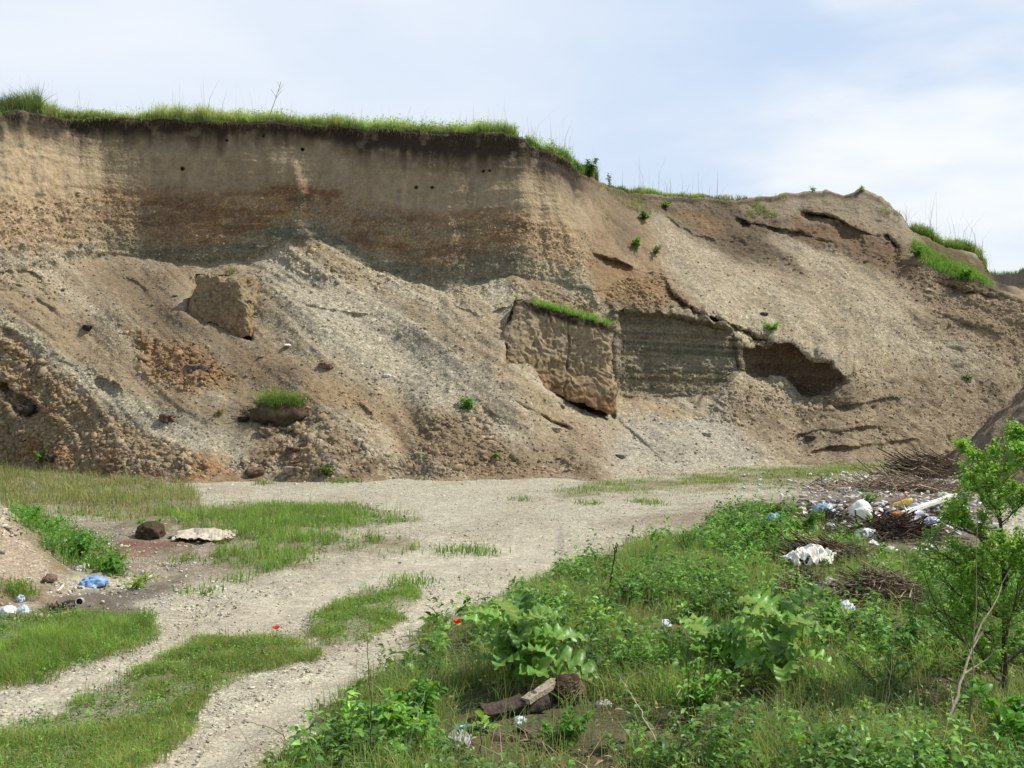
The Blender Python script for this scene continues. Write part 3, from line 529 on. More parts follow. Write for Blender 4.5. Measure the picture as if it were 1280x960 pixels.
def tube(pts, r0, r1, sides=5):
    pts = np.asarray(pts, float); k = len(pts); t = np.gradient(pts, axis=0); t /= np.linalg.norm(t, axis=1, keepdims=True) + 1e-9
    ref = np.where(np.abs(t[:, 2:3]) > .9, [[1.0, 0, 0]], [[0, 0, 1.0]]); a = np.cross(t, ref); a /= np.linalg.norm(a, axis=1, keepdims=True) + 1e-9; b = np.cross(t, a)
    r = np.linspace(r0, r1, k)[:, None, None]; th = np.linspace(0, 2 * math.pi, sides, endpoint=False)
    V = pts[:, None] + r * (np.cos(th)[None, :, None] * a[:, None] + np.sin(th)[None, :, None] * b[:, None])
    idx = np.arange(k * sides).reshape(k, sides); nx = np.roll(idx, -1, 1)
    return V.reshape(-1, 3), [np.stack([idx[:-1], nx[:-1], nx[1:], idx[1:]], -1).reshape(-1, 4), idx[-1:][:, ::-1], idx[:1]]
def gcol(n_, base, var=.22, yel=.25):
    c = np.tile(C3(base), (n_, 1)); k = rng.uniform(1 - var, 1 + var, (n_, 1)); y = rng.uniform(-1, 1, (n_, 1)) * yel
    return c * k * np.concatenate([1 + y * .6, 1 + y * .15, 1 - y * .4], 1)
THIN = [(572, 800, 20, 22), (1098, 772, 75, 30), (1012, 752, 60, 24), (840, 800, 60, 22), (930, 900, 120, 14), (660, 925, 110, 40), (640, 905, 85, 38), (700, 900, 60, 30), (1010, 742, 55, 26), (1095, 765, 60, 26), (1055, 778, 25, 16), (852, 795, 45, 16), (1100, 668, 90, 26), (1030, 712, 80, 12), (575, 945, 35, 24), (590, 932, 32, 14), (760, 900, 40, 20), (1150, 700, 40, 12), (1085, 690, 40, 14), (790, 930, 120, 30), (970, 656, 25, 10), (1030, 652, 40, 12), (1258, 885, 30, 14)]
def scatter(key, N_, f=9):
    pts = np.array(GP[key], float); x0, y0 = pts.min(0); x1, y1 = pts.max(0); x0 = max(x0, -90); x1 = min(x1, 1500); y1 = min(y1, 1060)
    # even over the ground, not over the picture
    Y0 = CAMZ * F / (y1 - HY); Y1 = CAMZ * F / (y0 - 4 - HY); xa = (x0 - 640) / F; xb = (x1 - 640) / F
    yy = np.sqrt(rng.uniform(Y0 ** 2, Y1 ** 2, N_ * 3)); xx = rng.uniform(xa, xb, N_ * 3) * yy
    m_ = gmask(xx, yy, key, f); k = rng.random(N_ * 3) < m_; xx, yy = xx[k][:N_], yy[k][:N_]
    if key == 'main':
        px, py = proj(xx, yy, gz(xx, yy)); d_ = np.full(len(xx), 9.0)
        for a_, b_, c_, e_ in THIN: d_ = np.minimum(d_, np.hypot((px - a_) / c_, (py - b_) / e_))
        k = rng.random(len(xx)) < .13 + .87 * ss(.8, 1.25, d_); xx, yy = xx[k], yy[k]
    return np.stack([xx, yy, gz(xx, yy)], -1)

def grass_patch(name, key, N_, h, w, base, lean=.35, clump=1.0, dry=.06):
    P = scatter(key, N_); q = fbm(P[:, 0] * 1.5, P[:, 1] * 1.5, 0 * P[:, 0], 3, 140); q3 = fbm(P[:, 0] * 3.5, P[:, 1] * 3.5, 0 * P[:, 0], 2, 141)
    k = rng.random(len(P)) < np.clip(.62 + 1.0 * q * clump + .7 * q3 * clump, .06, 1); P, q, q3 = P[k], q[k], q3[k]
    edge = gmask(P[:, 0], P[:, 1], key, 26); hh = h * rng.uniform(.45, 1.25, len(P)) * (1 + .45 * q + .3 * q3) * (.35 + .65 * edge)
    c = gcol(len(P), base); d = rng.random(len(P)) < dry; c[d] = gcol(d.sum(), (176, 160, 112)); c *= (1 + .25 * q3[:, None]); 
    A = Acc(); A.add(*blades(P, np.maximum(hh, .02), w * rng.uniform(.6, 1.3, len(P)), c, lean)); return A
GR = Acc()
def merge(A, B):
    for V, Cc_ in zip(B.V, B.C): pass
    off = A.n; A.V += B.V; A.C += B.C
    for k, fs in B.F.items(): A.F.setdefault(k, []).extend([f + off for f in fs])
    A.n += B.n
merge(GR, grass_patch('g', 'far_left', 22000, .28, .012, (130, 140, 88), .45, .8, .2)); merge(GR, grass_patch('g', 'mid_left', 20000, .20, .012, (120, 150, 74)))
merge(GR, grass_patch('g', 'low_left', 3500, .16, .008, (112, 140, 62))); merge(GR, grass_patch('g', 'weeds_left', 5000, .18, .012, (98, 138, 56)))
merge(GR, grass_patch('g', 'near_left', 36000, .15, .006, (124, 152, 72), .5, .7)); merge(GR, grass_patch('g', 'strip', 60000, .11, .0055, (126, 150, 76), .6, 1.1, .16))
merge(GR, grass_patch('g', 'strip_far', 16000, .09, .007, (124, 152, 72), .5)); merge(GR, grass_patch('g', 'far_strip', 30000, .11, .014, (122, 146, 72), .35, .5))
merge(GR, grass_patch('g', 'tufts', 200, .15, .01, (110, 140, 60)))
# loose single tufts across the gravel and along the foot of the slope
tp = [at(x, y) for x, y in [(250, 742), (292, 727), (232, 700), (60, 812), (140, 700), (330, 605), (585, 598), (600, 597), (420, 603), (405, 600), (440, 602), (575, 596), (820, 630), (800, 628), (740, 630), (560, 690), (590, 688), (600, 692), (650, 625), (510, 727), (515, 731), (440, 600), (170, 597), (205, 600), (130, 596)]]
for p in tp:
    k = 90; Pp = p + np.stack([rng.normal(0, .16, k), rng.normal(0, .2, k), 0 * np.zeros(k)], -1); GR.add(*blades(Pp, rng.uniform(.05, .17, k), np.full(k, .008 + p[1] * .0003), gcol(k, (112, 144, 60)), .6))
tag(GR.build('grass', M_GRASS), kind='stuff')

# main bank: tall grass plus leafy herbs
MG = grass_patch('g', 'main', 185000, .25, .0075, (120, 146, 80), .5, .6, .14)
tag(MG.build('tall_grass', M_GRASS), kind='stuff')
def herb(A, p, h, nleaf, ll, base, spread=.12, wr=.42):
    k = nleaf; t = rng.uniform(.15, 1, k); a = rng.uniform(0, 6.283, k); st = p + np.array([rng.normal(0, .15), rng.normal(0, .15), 0]) * h
    st = p[None] + (st - p)[None] * t[:, None] + np.array([0, 0, 1.0]) * (h * t)[:, None]; el = rng.normal(.35, .35, k)
    D = np.stack([np.cos(a) * np.cos(el), np.sin(a) * np.cos(el), np.sin(el)], -1); st = st + D * (rng.uniform(0, spread, k) * (1.1 - t))[:, None]
    ln = ll * rng.uniform(.55, 1.25, k) * (1.15 - .5 * t)
    A.add(*leaves(st, D, ln, ln * wr, gcol(k, base, .3, .3) * rng.choice([.45, .7, .95, 1.25])))
HB = Acc(); P = scatter('main', 14500); q = fbm(P[:, 0] * .9, P[:, 1] * .9, 0 * P[:, 0], 3, 150)
for p, qq in zip(P, q):
    if rng.random() > .36 + .9 * qq: continue
    px, py = proj(*p)
    if px < 640 and py < 800 and rng.random() < .7: continue
    kind = rng.random()
    if kind < .45: herb(HB, p, rng.uniform(.14, .40) * (1 + .5 * qq), 20, .11, (110, 150, 68))
    elif kind < .8: herb(HB, p, rng.uniform(.10, .3), 28, .05, (112, 146, 88), .1, .3)
    else: herb(HB, p, rng.uniform(.08, .2), 11, .16, (130, 170, 76), .05, .5)
for key, N_ in (('weeds_left', 260), ('low_left', 60), ('far_left', 40), ('mid_left', 60), ('strip', 900), ('near_left', 700), ('strip_far', 250), ('mid_left', 300), ('far_left', 250)):
    for p in scatter(key, N_): herb(HB, p, rng.uniform(.05, .2) * (1.6 if key == 'weeds_left' else .7), 10, .09 if key == 'weeds_left' else .04 + .002 * p[1] * (key in ('mid_left', 'far_left')), (112, 152, 68) if key != 'weeds_left' else (104, 150, 60))
for key, N_, h_ in (('strip', 500, .22), ('near_left', 350, .25), ('mid_left', 500, .4), ('far_left', 700, .6), ('strip_far', 120, .2)):
    P = scatter(key, N_); c = gcol(len(P), (120, 128, 80)); c[::3] = gcol(len(c[::3]), (150, 132, 96)); HB.add(*blades(P, h_ * rng.uniform(.5, 1.2, len(P)), np.full(len(P), .003) + P[:, 1] * .0002, c, .25, .3))
P = scatter('main', 9000); px, py = proj(P[:, 0], P[:, 1], P[:, 2]); k = inpoly(px, py, [(540, 1060), (600, 870), (760, 850), (950, 870), (1100, 900), (1280, 850), (1300, 1060)], 40) * .8 > rng.random(len(P)); P = P[k]; HB.add(*blades(P, rng.uniform(.12, .42, len(P)), np.full(len(P), .007), gcol(len(P), (158, 142, 104), .4, .1), 1.1, 1.0))
# fine dry seed stems
P = scatter('main', 1500); c = gcol(len(P), (168, 156, 120)); HB.add(*blades(P, rng.uniform(.3, .65, len(P)), np.full(len(P), .0035), c, .3, .3))
# knee-high thickets in the wetter places, each with its own leaf kind
for (x, y, n_, sx_, hh, ll, c_, wr) in [(930, 690, 60, .8, .5, .13, (112, 158, 68), .42), (1040, 690, 30, .5, .4, .10, (144, 182, 78), .4), (1130, 700, 50, .8, .35, .10, (146, 180, 84), .4), (760, 800, 40, .5, .45, .12, (120, 160, 70), .38), (690, 830, 30, .35, .4, .14, (110, 150, 66), .4), (800, 830, 50, .5, .38, .12, (108, 148, 66), .4), (870, 880, 40, .4, .4, .10, (126, 166, 68), .35), (1080, 820, 50, .5, .4, .13, (116, 158, 70), .4), (500, 930, 30, .25, .35, .14, (130, 174, 70), .5), (1180, 800, 40, .5, .4, .11, (124, 160, 74), .42), (1160, 900, 40, .5, .3, .06, (132, 160, 96), .3), (930, 930, 40, .5, .25, .07, (128, 164, 80), .4), (620, 800, 25, .3, .35, .12, (132, 170, 74), .4), (560, 830, 35, .4, .25, .05, (122, 152, 92), .3), (840, 740, 50, .8, .35, .06, (130, 162, 92), .3)]:
    c0 = at(x, y)
    for _ in range(n_):
        xx_ = c0[0] + rng.normal(0, sx_); yy_ = c0[1] + rng.normal(0, sx_); qx, qy = proj(xx_, yy_, 0)
        if min(math.hypot((qx - a_) / b_, (qy - c_) / d_) for a_, c_, b_, d_ in THIN) < 1.15: continue
        herb(HB, np.array([xx_, yy_, float(gz(xx_, yy_))]), hh * rng.uniform(.5, 1.15), 22, ll, c_, .13, wr)
tag(HB.build('ground_herbs', M_LEAF), kind='stuff')
# dead litter under the weeds
LT = Acc(); P = scatter('main', 16000); px, py = proj(P[:, 0], P[:, 1], P[:, 2]); k = inpoly(px, py, [(560, 1000), (620, 880), (760, 860), (950, 870), (1100, 900), (1280, 860), (1300, 1000)], 40) + .12 > rng.random(len(P)); P = P[k]; P[:, 2] += rng.uniform(.01, .12, len(P))
a = rng.uniform(0, 6.283, len(P)); D = np.stack([np.cos(a), np.sin(a), rng.normal(0, .5, len(P))], -1)
ln = rng.uniform(.04, .12, len(P)); LT.add(*leaves(P, D, ln, ln * .3, gcol(len(P), (150, 132, 106), .5, .1)))
n_ = 1100; P = scatter('main', n_); 
for p in P:
    px, py = proj(*p)
    if py < 830 and rng.random() < .6: continue
    a = rng.uniform(0, 6.283); l = rng.uniform(.15, .6); e = rng.uniform(0, .5); q = p + np.array([0, 0, .03]); d = np.array([math.cos(a), math.sin(a), e]) * l
    V, Fs = tube([q, q + d * .5 + rng.normal(0, .02, 3), q + d], .0035, .0015, 3); LT.add(V, Fs, gcol(1, (150, 132, 104))[0])
tag(LT.build('dead_litter', M_TWIG), kind='stuff')

# turf on the rim and on the slopes
RG = Acc()
def rim_grass(x0, x1, N_, h, base, depth=1.6, w=.02, back=0.0, lean=.3):
    pxs = rng.uniform(x0, x1, N_); j = np.searchsorted(upx, pxs).clip(0, len(upx) - 1); rr = int(sum(seg))
    r = rr + (rng.random(N_) ** 1.3 * (14 + 24 * depth / 6)).astype(int); r = np.minimum(r, nr - 14)
    P = np.stack([TX[r, j], TY[r, j], TZ[r, j]], -1) + np.stack([rng.normal(0, .03, N_), 0 * pxs, 0 * pxs], -1)
    q = fbm(P[:, 0] * .7, P[:, 1] * .7, 0 * P[:, 0], 3, 160); hh = h * rng.uniform(.35, 1.2, N_) * (1 + .8 * q)
    c = gcol(N_, base); dd = rng.random(N_) < .08; c[dd] = gcol(int(dd.sum()), (178, 168, 124)); c = c * (1 + .3 * fbm(P[:, 0] * 1.2, P[:, 1], 0 * P[:, 0], 3, 161))[:, None]; RG.add(*blades(P, hh, w * rng.uniform(.6, 1.4, N_), c, lean))
rim_grass(-60, 50, 5000, .75, (100, 118, 70), 2.5); rim_grass(45, 140, 4500, .40, (156, 172, 104), 3); rim_grass(140, 400, 10000, .44, (166, 182, 114), 3); rim_grass(380, 645, 9500, .46, (160, 180, 110), 3)
rim_grass(657, 718, 3000, .4, (112, 146, 62), 3); rim_grass(718, 746, 2200, .75, (86, 118, 54), 2); rim_grass(760, 800, 1200, .28, (116, 140, 66), 2); rim_grass(800, 880, 3000, .28, (142, 164, 84), 3); rim_grass(880, 935, 500, .2, (110, 124, 70), 2); rim_grass(1138, 1165, 1600, .5, (98, 126, 60), 2); rim_grass(1165, 1232, 3200, .45, (112, 138, 66), 2); rim_grass(1236, 1330, 1500, .3, (96, 110, 70), 3)
rim_grass(-60, 660, 330, 1.15, (150, 140, 104), 3, .010, lean=.15); rim_grass(660, 745, 90, 1.6, (140, 128, 96), 3, .012, lean=.2); rim_grass(745, 900, 60, 1.7, (140, 132, 104), 3, .011, lean=.15); rim_grass(1130, 1240, 70, 1.7, (130, 118, 90), 3, .013, lean=.25)
rr = int(sum(seg)); k = 2600; pxs = rng.uniform(-40, 740, k); j = np.searchsorted(upx, pxs); r = rr - rng.integers(-3, 10, k); P = np.stack([TX[r, j], TY[r, j] - .03, TZ[r, j] + .03], -1); D = np.stack([rng.normal(0, .35, k), rng.uniform(-.9, -.05, k), rng.uniform(-1, .1, k)], -1); ln = rng.uniform(.05, .22, k)
RG.add(*leaves(P, D, ln, ln * .05 + .006, gcol(k, (92, 78, 58), .4, .1) , .5))
k = 2500; pxs = rng.uniform(-40, 740, k); j = np.searchsorted(upx, pxs); q = fbm(pxs * .06, 0 * pxs, 0 * pxs, 3, 166); r = np.full(k, rr); P = np.stack([TX[r, j], TY[r, j] - .05, TZ[r, j]], -1)[q > .05]; k = len(P); D = np.stack([rng.normal(0, .5, k), rng.uniform(-1, -.2, k), rng.uniform(-.3, .6, k)], -1); ln = rng.uniform(.1, .25, k); RG.add(*leaves(P, D, ln, ln * .06 + .006, gcol(k, (128, 148, 84)), .6))
# leafy herbs among the rim grass
for _ in range(1500):
    x = rng.choice([rng.uniform(60, 645), rng.uniform(240, 645), rng.uniform(657, 745), rng.uniform(1140, 1230)], p=[.35, .4, .12, .13]); j = int(np.searchsorted(upx, x)); r = sum(seg) + rng.integers(1, 20)
    herb(RG, np.array([TX[r, j], TY[r, j], TZ[r, j]]), rng.uniform(.25, .6), 12, .10, (156, 180, 100), .2, .4)
def face_grass(pts, N_, h, base, w=.014, lean=.5, leafy=.1):
    pts_ = np.array(pts, float); m_ = np.flatnonzero((inpoly(PX, TPY, pts, 4) > .5) & vis); 
    if not len(m_): return
    i = rng.choice(m_, N_); P = np.stack([TX.ravel()[i], TY.ravel()[i], TZ.ravel()[i]], -1) + rng.normal(0, .03, (N_, 3)); q = fbm(P[:, 0] * 2, P[:, 1] * 2, P[:, 2] * 2, 2, 170); k = q > -.25; P = P[k]; q = q[k]
    RG.add(*blades(P, h * rng.uniform(.4, 1.2, len(P)) * (1 + .5 * q), w * rng.uniform(.6, 1.4, len(P)), gcol(len(P), base), lean))
    for p in P[::max(1, int(1 / leafy))]: herb(RG, p, h * .8, 6, h * .3, base, .1, .45)
face_grass([(1140, 305), (1170, 318), (1225, 345), (1245, 362), (1200, 352), (1150, 332)], 4500, .35, (112, 150, 64))
face_grass([(745, 230), (800, 240), (830, 262), (810, 278), (790, 262), (750, 240)], 700, .16, (124, 140, 74)); face_grass([(935, 255), (975, 262), (970, 275), (930, 270)], 700, .25, (122, 134, 80))
face_grass([(945, 244), (985, 245), (985, 252), (945, 252)], 300, .15, (124, 150, 70)); face_grass([(1100, 262), (1125, 266), (1125, 275), (1105, 272)], 200, .2, (120, 140, 70))
face_grass([(745, 250), (755, 290), (765, 300), (758, 250)], 200, .15, (130, 150, 80)); face_grass([(285, 334), (300, 340), (300, 348), (280, 344)], 100, .2, (120, 130, 70)); face_grass([(310, 372), (320, 385), (318, 395), (308, 390)], 90, .2, (96, 120, 60))
tag(RG.build('rim_turf', M_GRASS), kind='stuff')
# ------------------------------------------------------------------ OBJECTS
exec_objects = True
SV, SF = ico(4); S3, F3 = ico(3)
def lump(V0, size, seed, amp=.25, fr=1.6, ridge=False):
    V = V0 * np.asarray(size); s_ = max(size); f = fr / s_; nn = fbm(V[:, 0] * f + seed, V[:, 1] * f, V[:, 2] * f, 4, 200 + seed)
    if ridge: nn = 1 - 2 * np.abs(nn)
    return V * (1 + amp * nn)[:, None]
def rot(V, e):
    R = Matrix.Rotation(e[2], 3, 'Z') @ Matrix.Rotation(e[1], 3, 'Y') @ Matrix.Rotation(e[0], 3, 'X'); return V @ np.array(R).T

# ---- fallen blocks of bank
def block(name, loc, corners_f, depth, seed, label, cols, turf_h, crack=None, turfcol=(120, 160, 66), topdepth=None):
    """corners_f: front face outline as (px,py) top-left, top-right, bottom-right, bottom-left at depth loc Y"""
    root = empty(name, loc, label, 'soil block')
    Yc = loc[1]; c = np.array([[(p[0] - 640) / F * (Yc + p[2]), Yc + p[2], Zof(p[1], Yc + p[2])] for p in corners_f])
    nu, nv, nd = 130, 110, 50
    U, Vv = np.meshgrid(np.linspace(0, 1, nu), np.linspace(0, 1, nv))
    front = (c[0][None, None] * (1 - U)[..., None] + c[1] * U[..., None]) * (1 - Vv)[..., None] + (c[3] * (1 - U)[..., None] + c[2] * U[..., None]) * Vv[..., None]
    # outline wobble on the front and rounding of the sides
    bd = np.array([.25, depth, .25]); bd2 = np.array([-.1, depth, -.2])
    def face(Ua, Va, wa):   # wa: 0 front .. 1 back; corners rounded off
        q = np.stack([2 * Ua - 1, 2 * Va - 1, 2 * wa - 1], -1); k6 = 1 / (np.abs(q) ** 14).sum(-1) ** (1 / 14); q = q * (k6 / k6.max())[..., None] * 1.0
        Ua, Va, wa = [(q[..., i] + 1) / 2 for i in range(3)]
        f = (c[0] * (1 - Ua)[..., None] + c[1] * Ua[..., None]) * (1 - Va)[..., None] + (c[3] * (1 - Ua)[..., None] + c[2] * Ua[..., None]) * Va[..., None]
        return f + wa[..., None] * np.array([0.1, depth, .15])
    parts = []
    parts.append(face(U, Vv, 0 * U))
    Wd, Vd = np.meshgrid(np.linspace(0, 1, nd), np.linspace(0, 1, nv)); parts.append(face(0 * Wd, Vd, 1 - Wd)); parts.append(face(0 * Wd + 1, Vd, Wd))
    Ud, Wt = np.meshgrid(np.linspace(0, 1, nu), np.linspace(1, 0, nd)); parts.append(face(Ud, 0 * Ud, Wt)); 
    A = Acc(); cen = c.mean(0) + np.array([0, depth / 2, 0])
    for g in parts:
        v = g.reshape(-1, 3).copy(); d = v - cen; d[:, 2] *= .6; d /= np.linalg.norm(d, axis=1, keepdims=True)
        nn = .16 * fbm(v[:, 0] * .9 + seed, v[:, 1] * .9, v[:, 2] * .9, 3, 210) + .11 * fbm(v[:, 0] * 3, v[:, 1] * 3, v[:, 2] * 2, 4, 211) + .06 * fbm(v[:, 0] * 9, v[:, 1] * 9, v[:, 2] * 9, 2, 212)
        # rounded corners
        uz = np.clip((c[:, 2].max() - v[:, 2]) / (c[:, 2].max() - c[:, 2].min()), 0, 1)
        v = v + d * nn[:, None]; v[:, 0] += .16 * fbm(v[:, 0] * 1.3, v[:, 1], v[:, 2] * 1.6, 4, 213, .6); v[:, 2] += .14 * fbm(v[:, 0] * 1.5, v[:, 1], v[:, 2] * 1.2, 4, 214, .6)
        if crack is not None:
            pxv = 640 + v[:, 0] / v[:, 1] * F; pyv = PYof(v[:, 2], v[:, 1]); cx = crack[0] + crack[1] * (pyv - crack[2]) + 6 * fbm(v[:, 2] * 1.2, 0 * v[:, 2], 0 * v[:, 2], 3, 215)
            v[:, 1] += .10 * np.exp(-((pxv - cx) / 1.1) ** 2) * ss(-.3, .3, fbm(v[:, 2] * 2, 0 * v[:, 2], 0 * v[:, 2], 2, 219) + .15)
        # local height below the tilted top edge
        tt = np.interp(v[:, 0], sorted([c[0, 0], c[1, 0]]), [c[0, 2], c[1, 2]] if c[0, 0] < c[1, 0] else [c[1, 2], c[0, 2]]) - v[:, 2]; H = c[0, 2] - c[3, 2]
        t_ = tt / H + .05 * fbm(v[:, 0], v[:, 1], v[:, 2], 3, 216); q2_ = fbm(v[:, 0] * 2.5, v[:, 1] * 2.5, v[:, 2] * 2.5, 4, 217)
        cc = np.tile(C3(cols[1]), (len(v), 1)); 
        for lo, hi, col_ in ((.09 if turf_h else -9, -.02 if turf_h else -10, cols[0]), (.55, .72, cols[2]), (.85, .95, cols[3])):
            m_ = (ss(hi, lo, t_) if lo > hi and False else (1 - ss(.05, .13, t_) if col_ is cols[0] else ss(lo, hi, t_)))[:, None] * (1 if (turf_h or col_ is not cols[0]) else 0)
            cc = cc * (1 - m_) + C3(col_) * m_
        m_ = (ss(.2, .6, q2_) * .5)[:, None]; cc = cc * (1 - m_) + C3((168, 148, 116)) * m_
        idx = np.arange(len(v)).reshape(g.shape[:2]); A.add(v, [np.stack([idx[:-1, :-1], idx[1:, :-1], idx[1:, 1:], idx[:-1, 1:]], -1).reshape(-1, 4)], cc * .78)
    o = A.build('block_body', M_CLODB, root, True, origin=loc)
    if turf_h:
        B = Acc(); k = 3500; uu = rng.random(k); ww = rng.random(k) ** 1.5 * .6; p = c[0] * (1 - uu)[:, None] + c[1] * uu[:, None] + ww[:, None] * np.array([.1, depth, .15]); p[:, 2] -= .02; p[:, 1] += .0
        k_ = fbm(uu * 9, 0 * uu, 0 * uu, 3, 218) > -.3; p = p[k_]; k = len(p)
        B.add(*blades(p, turf_h * rng.uniform(.4, 1.3, k), np.full(k, .02), gcol(k, turfcol), .8)); B.build('turf', M_GRASS, root, origin=loc)
    return root
M_CLODB = mat_col('bank_soil', 0.97, .35, 9, bump=1.0, spec=.1)
block('fallen_soil_block', ((703 - 640) / F * 36.5, 36.5, .8), [(644, 374, .7), (762, 408, .6), (770, 522, .4), (620, 474, -.8)], 3.2, 3, 'large fallen block of layered soil with green turf along its tilted top', [(62, 52, 42), (152, 136, 110), (146, 126, 98), (144, 116, 86)], .3, (708, .05, 440))
block('fallen_soil_block', ((272 - 640) / F * 37.0, 37.0, 3.4), [(247, 344, .1), (300, 347, -.3), (316, 428, -.5), (226, 396, .4)], 1.6, 9, 'smaller bare brown soil block leaning on the slope below the cliff', [(140, 124, 98), (146, 129, 102), (146, 126, 98), (150, 126, 96)], 0)

# ---- sod clump with grass on the slope
p, _ = on_face(352, 517); p = p - np.array([0, 0, .16]); root = empty('sod_clump', p, 'dark sod clump topped with bright green grass, low on the slope', 'sod')
V = lump(SV, (.9, .6, .46), 5, .3, 2.5); V = V * (1 + .12 * fbm(V[:, 0] * 7, V[:, 1] * 7, V[:, 2] * 7, 3, 6))[:, None]; V[:, 2] = np.minimum(V[:, 2], .33 + .05 * fbm(V[:, 0] * 3, V[:, 1] * 3, 0 * V[:, 0], 2, 1)); V[:, 2] += .12; mkmesh('soil', V, SF, M_CLOD, root, np.tile(C3((78, 68, 52)), (len(V), 1)))
A = Acc(); k = 2600; a = rng.uniform(0, 6.283, k); r_ = rng.random(k) ** .6; Pp = np.stack([.72 * r_ * np.cos(a), .45 * r_ * np.sin(a), .42 - .12 * r_ ** 2], -1); Pp[:, 2] += .04; hh = rng.uniform(.15, .62, k) * (1.1 - .5 * r_) * (1 + .5 * fbm(Pp[:, 0] * 4, Pp[:, 1] * 4, 0 * a, 2, 5)); A.add(*blades(Pp, hh, np.full(k, .013), gcol(k, (120, 142, 76), .25, .5), .9, 1.0)); A.build('grass_tuft', M_GRASS, root)

# ---- individual clods and stones on the slope
cl_list = [((33, 514), .42, (84, 68, 54), 'dark angular clod on the lower left slope'), ((60, 572), .30, (92, 76, 60), 'dark clod at the foot of the slope above the left grass'), ((208, 524), .30, (128, 92, 62), 'reddish brown clod sitting on the pale gravel streak'),
 ((245, 462), .34, (120, 104, 86), 'grey brown clod under the orange rubble patch'), ((333, 540), .34, (146, 120, 84), 'tan rounded clod just below the sod clump'), ((303, 524), .2, (70, 58, 46), 'small dark clod left of the sod clump'), ((366, 588), .28, (180, 152, 118), 'pale pinkish stone at the foot of the slope'), ((369, 563), .26, (120, 88, 58), 'brown clod above the pale pinkish stone'), ((110, 410), .2, (74, 64, 50), 'small dark lump on the upper left slope'),
 ((408, 457), .24, (156, 116, 76), 'orange brown clod at the edge of the grey gravel fan'), ((483, 470), .13, (225, 220, 205), 'small white stone on the grey gravel fan'), ((694, 537), .18, (190, 172, 140), 'pale stone below the large fallen block'), ((885, 543), .2, (195, 185, 165), 'flat pale stone on the light gravel below the lower wall'), ((955, 393), .16, (110, 84, 66), 'small brown stone above the green tuft on the right slope'), ((1013, 548), .25, (110, 92, 70), 'brown clod on the ribbed slope at right'), ((775, 571), .18, (150, 135, 112), 'small tan stone near the foot below the fallen block'), ((140, 585), .3, (140, 106, 72), 'orange clod at the slope foot, left of the gravel streak'), ((320, 590), .33, (128, 96, 64), 'big brown clod where the gravel streak ends')]
def clod(p, s, colr, label, i, cat='clod'):
    s = s * .8; V = lump(SV, (s, s * .8, s * .62), i * 3 + 1, .5, 1.5, True); V[:, 2] = np.minimum(V[:, 2], s * (.35 + .15 * fbm(V[:, 0] * 4, V[:, 1] * 4, 0 * V[:, 0], 2, i))); V = rot(V, (0, 0, i)); o = mkmesh('soil_clod' if cat == 'clod' else 'stone', V, SF, M_CLOD, None, np.tile(C3(colr, .8) * .6 + C3(colr, .8).mean() * .4, (len(V), 1))); o.location = p + np.array([0, 0, s * .15]); tag(o, label, cat)
for i, ((x, y), s, c_, lb) in enumerate(cl_list): clod(on_face(x, y)[0], s, c_, lb, i, 'stone' if ' stone' in lb else 'clod')
# ---- weeds on the slope
def bush(name, p, h, w, n_leaf, ll, base, label, cat='plant', stems=7, wr=.42, grp=None):
    root = empty(name, p, label, cat, grp); A = Acc(); B = Acc()
    for s_ in range(stems):
        a = rng.uniform(0, 6.283); r_ = rng.uniform(.1, 1) * w; e = np.array([math.cos(a) * r_, math.sin(a) * r_, h * rng.uniform(.65, 1.05)]); mid = e * .5 + np.array([0, 0, h * .12])
        V, Fs = tube([np.zeros(3), mid * .55 + np.array([0, 0, .05 * h]), mid, e], .012 * h + .002, .002, 4); B.add(V, Fs, C3((92, 112, 58)))
        k = n_leaf // stems; t = rng.uniform(.12, 1, k); P = e * t[:, None]; P[:, 2] = h * .0 + e[2] * t ** .85; el = rng.normal(.3, .4, k); b = rng.uniform(0, 6.283, k)
        D = np.stack([np.cos(b) * np.cos(el), np.sin(b) * np.cos(el), np.sin(el)], -1); ln = ll * rng.uniform(.6, 1.3, k) * (1.15 - .45 * t)
        A.add(*leaves(P, D, ln, ln * wr, gcol(k, base, .25, .25)))
    A.build('foliage', M_LEAF, root); B.build('stem', M_LEAF, root); return root
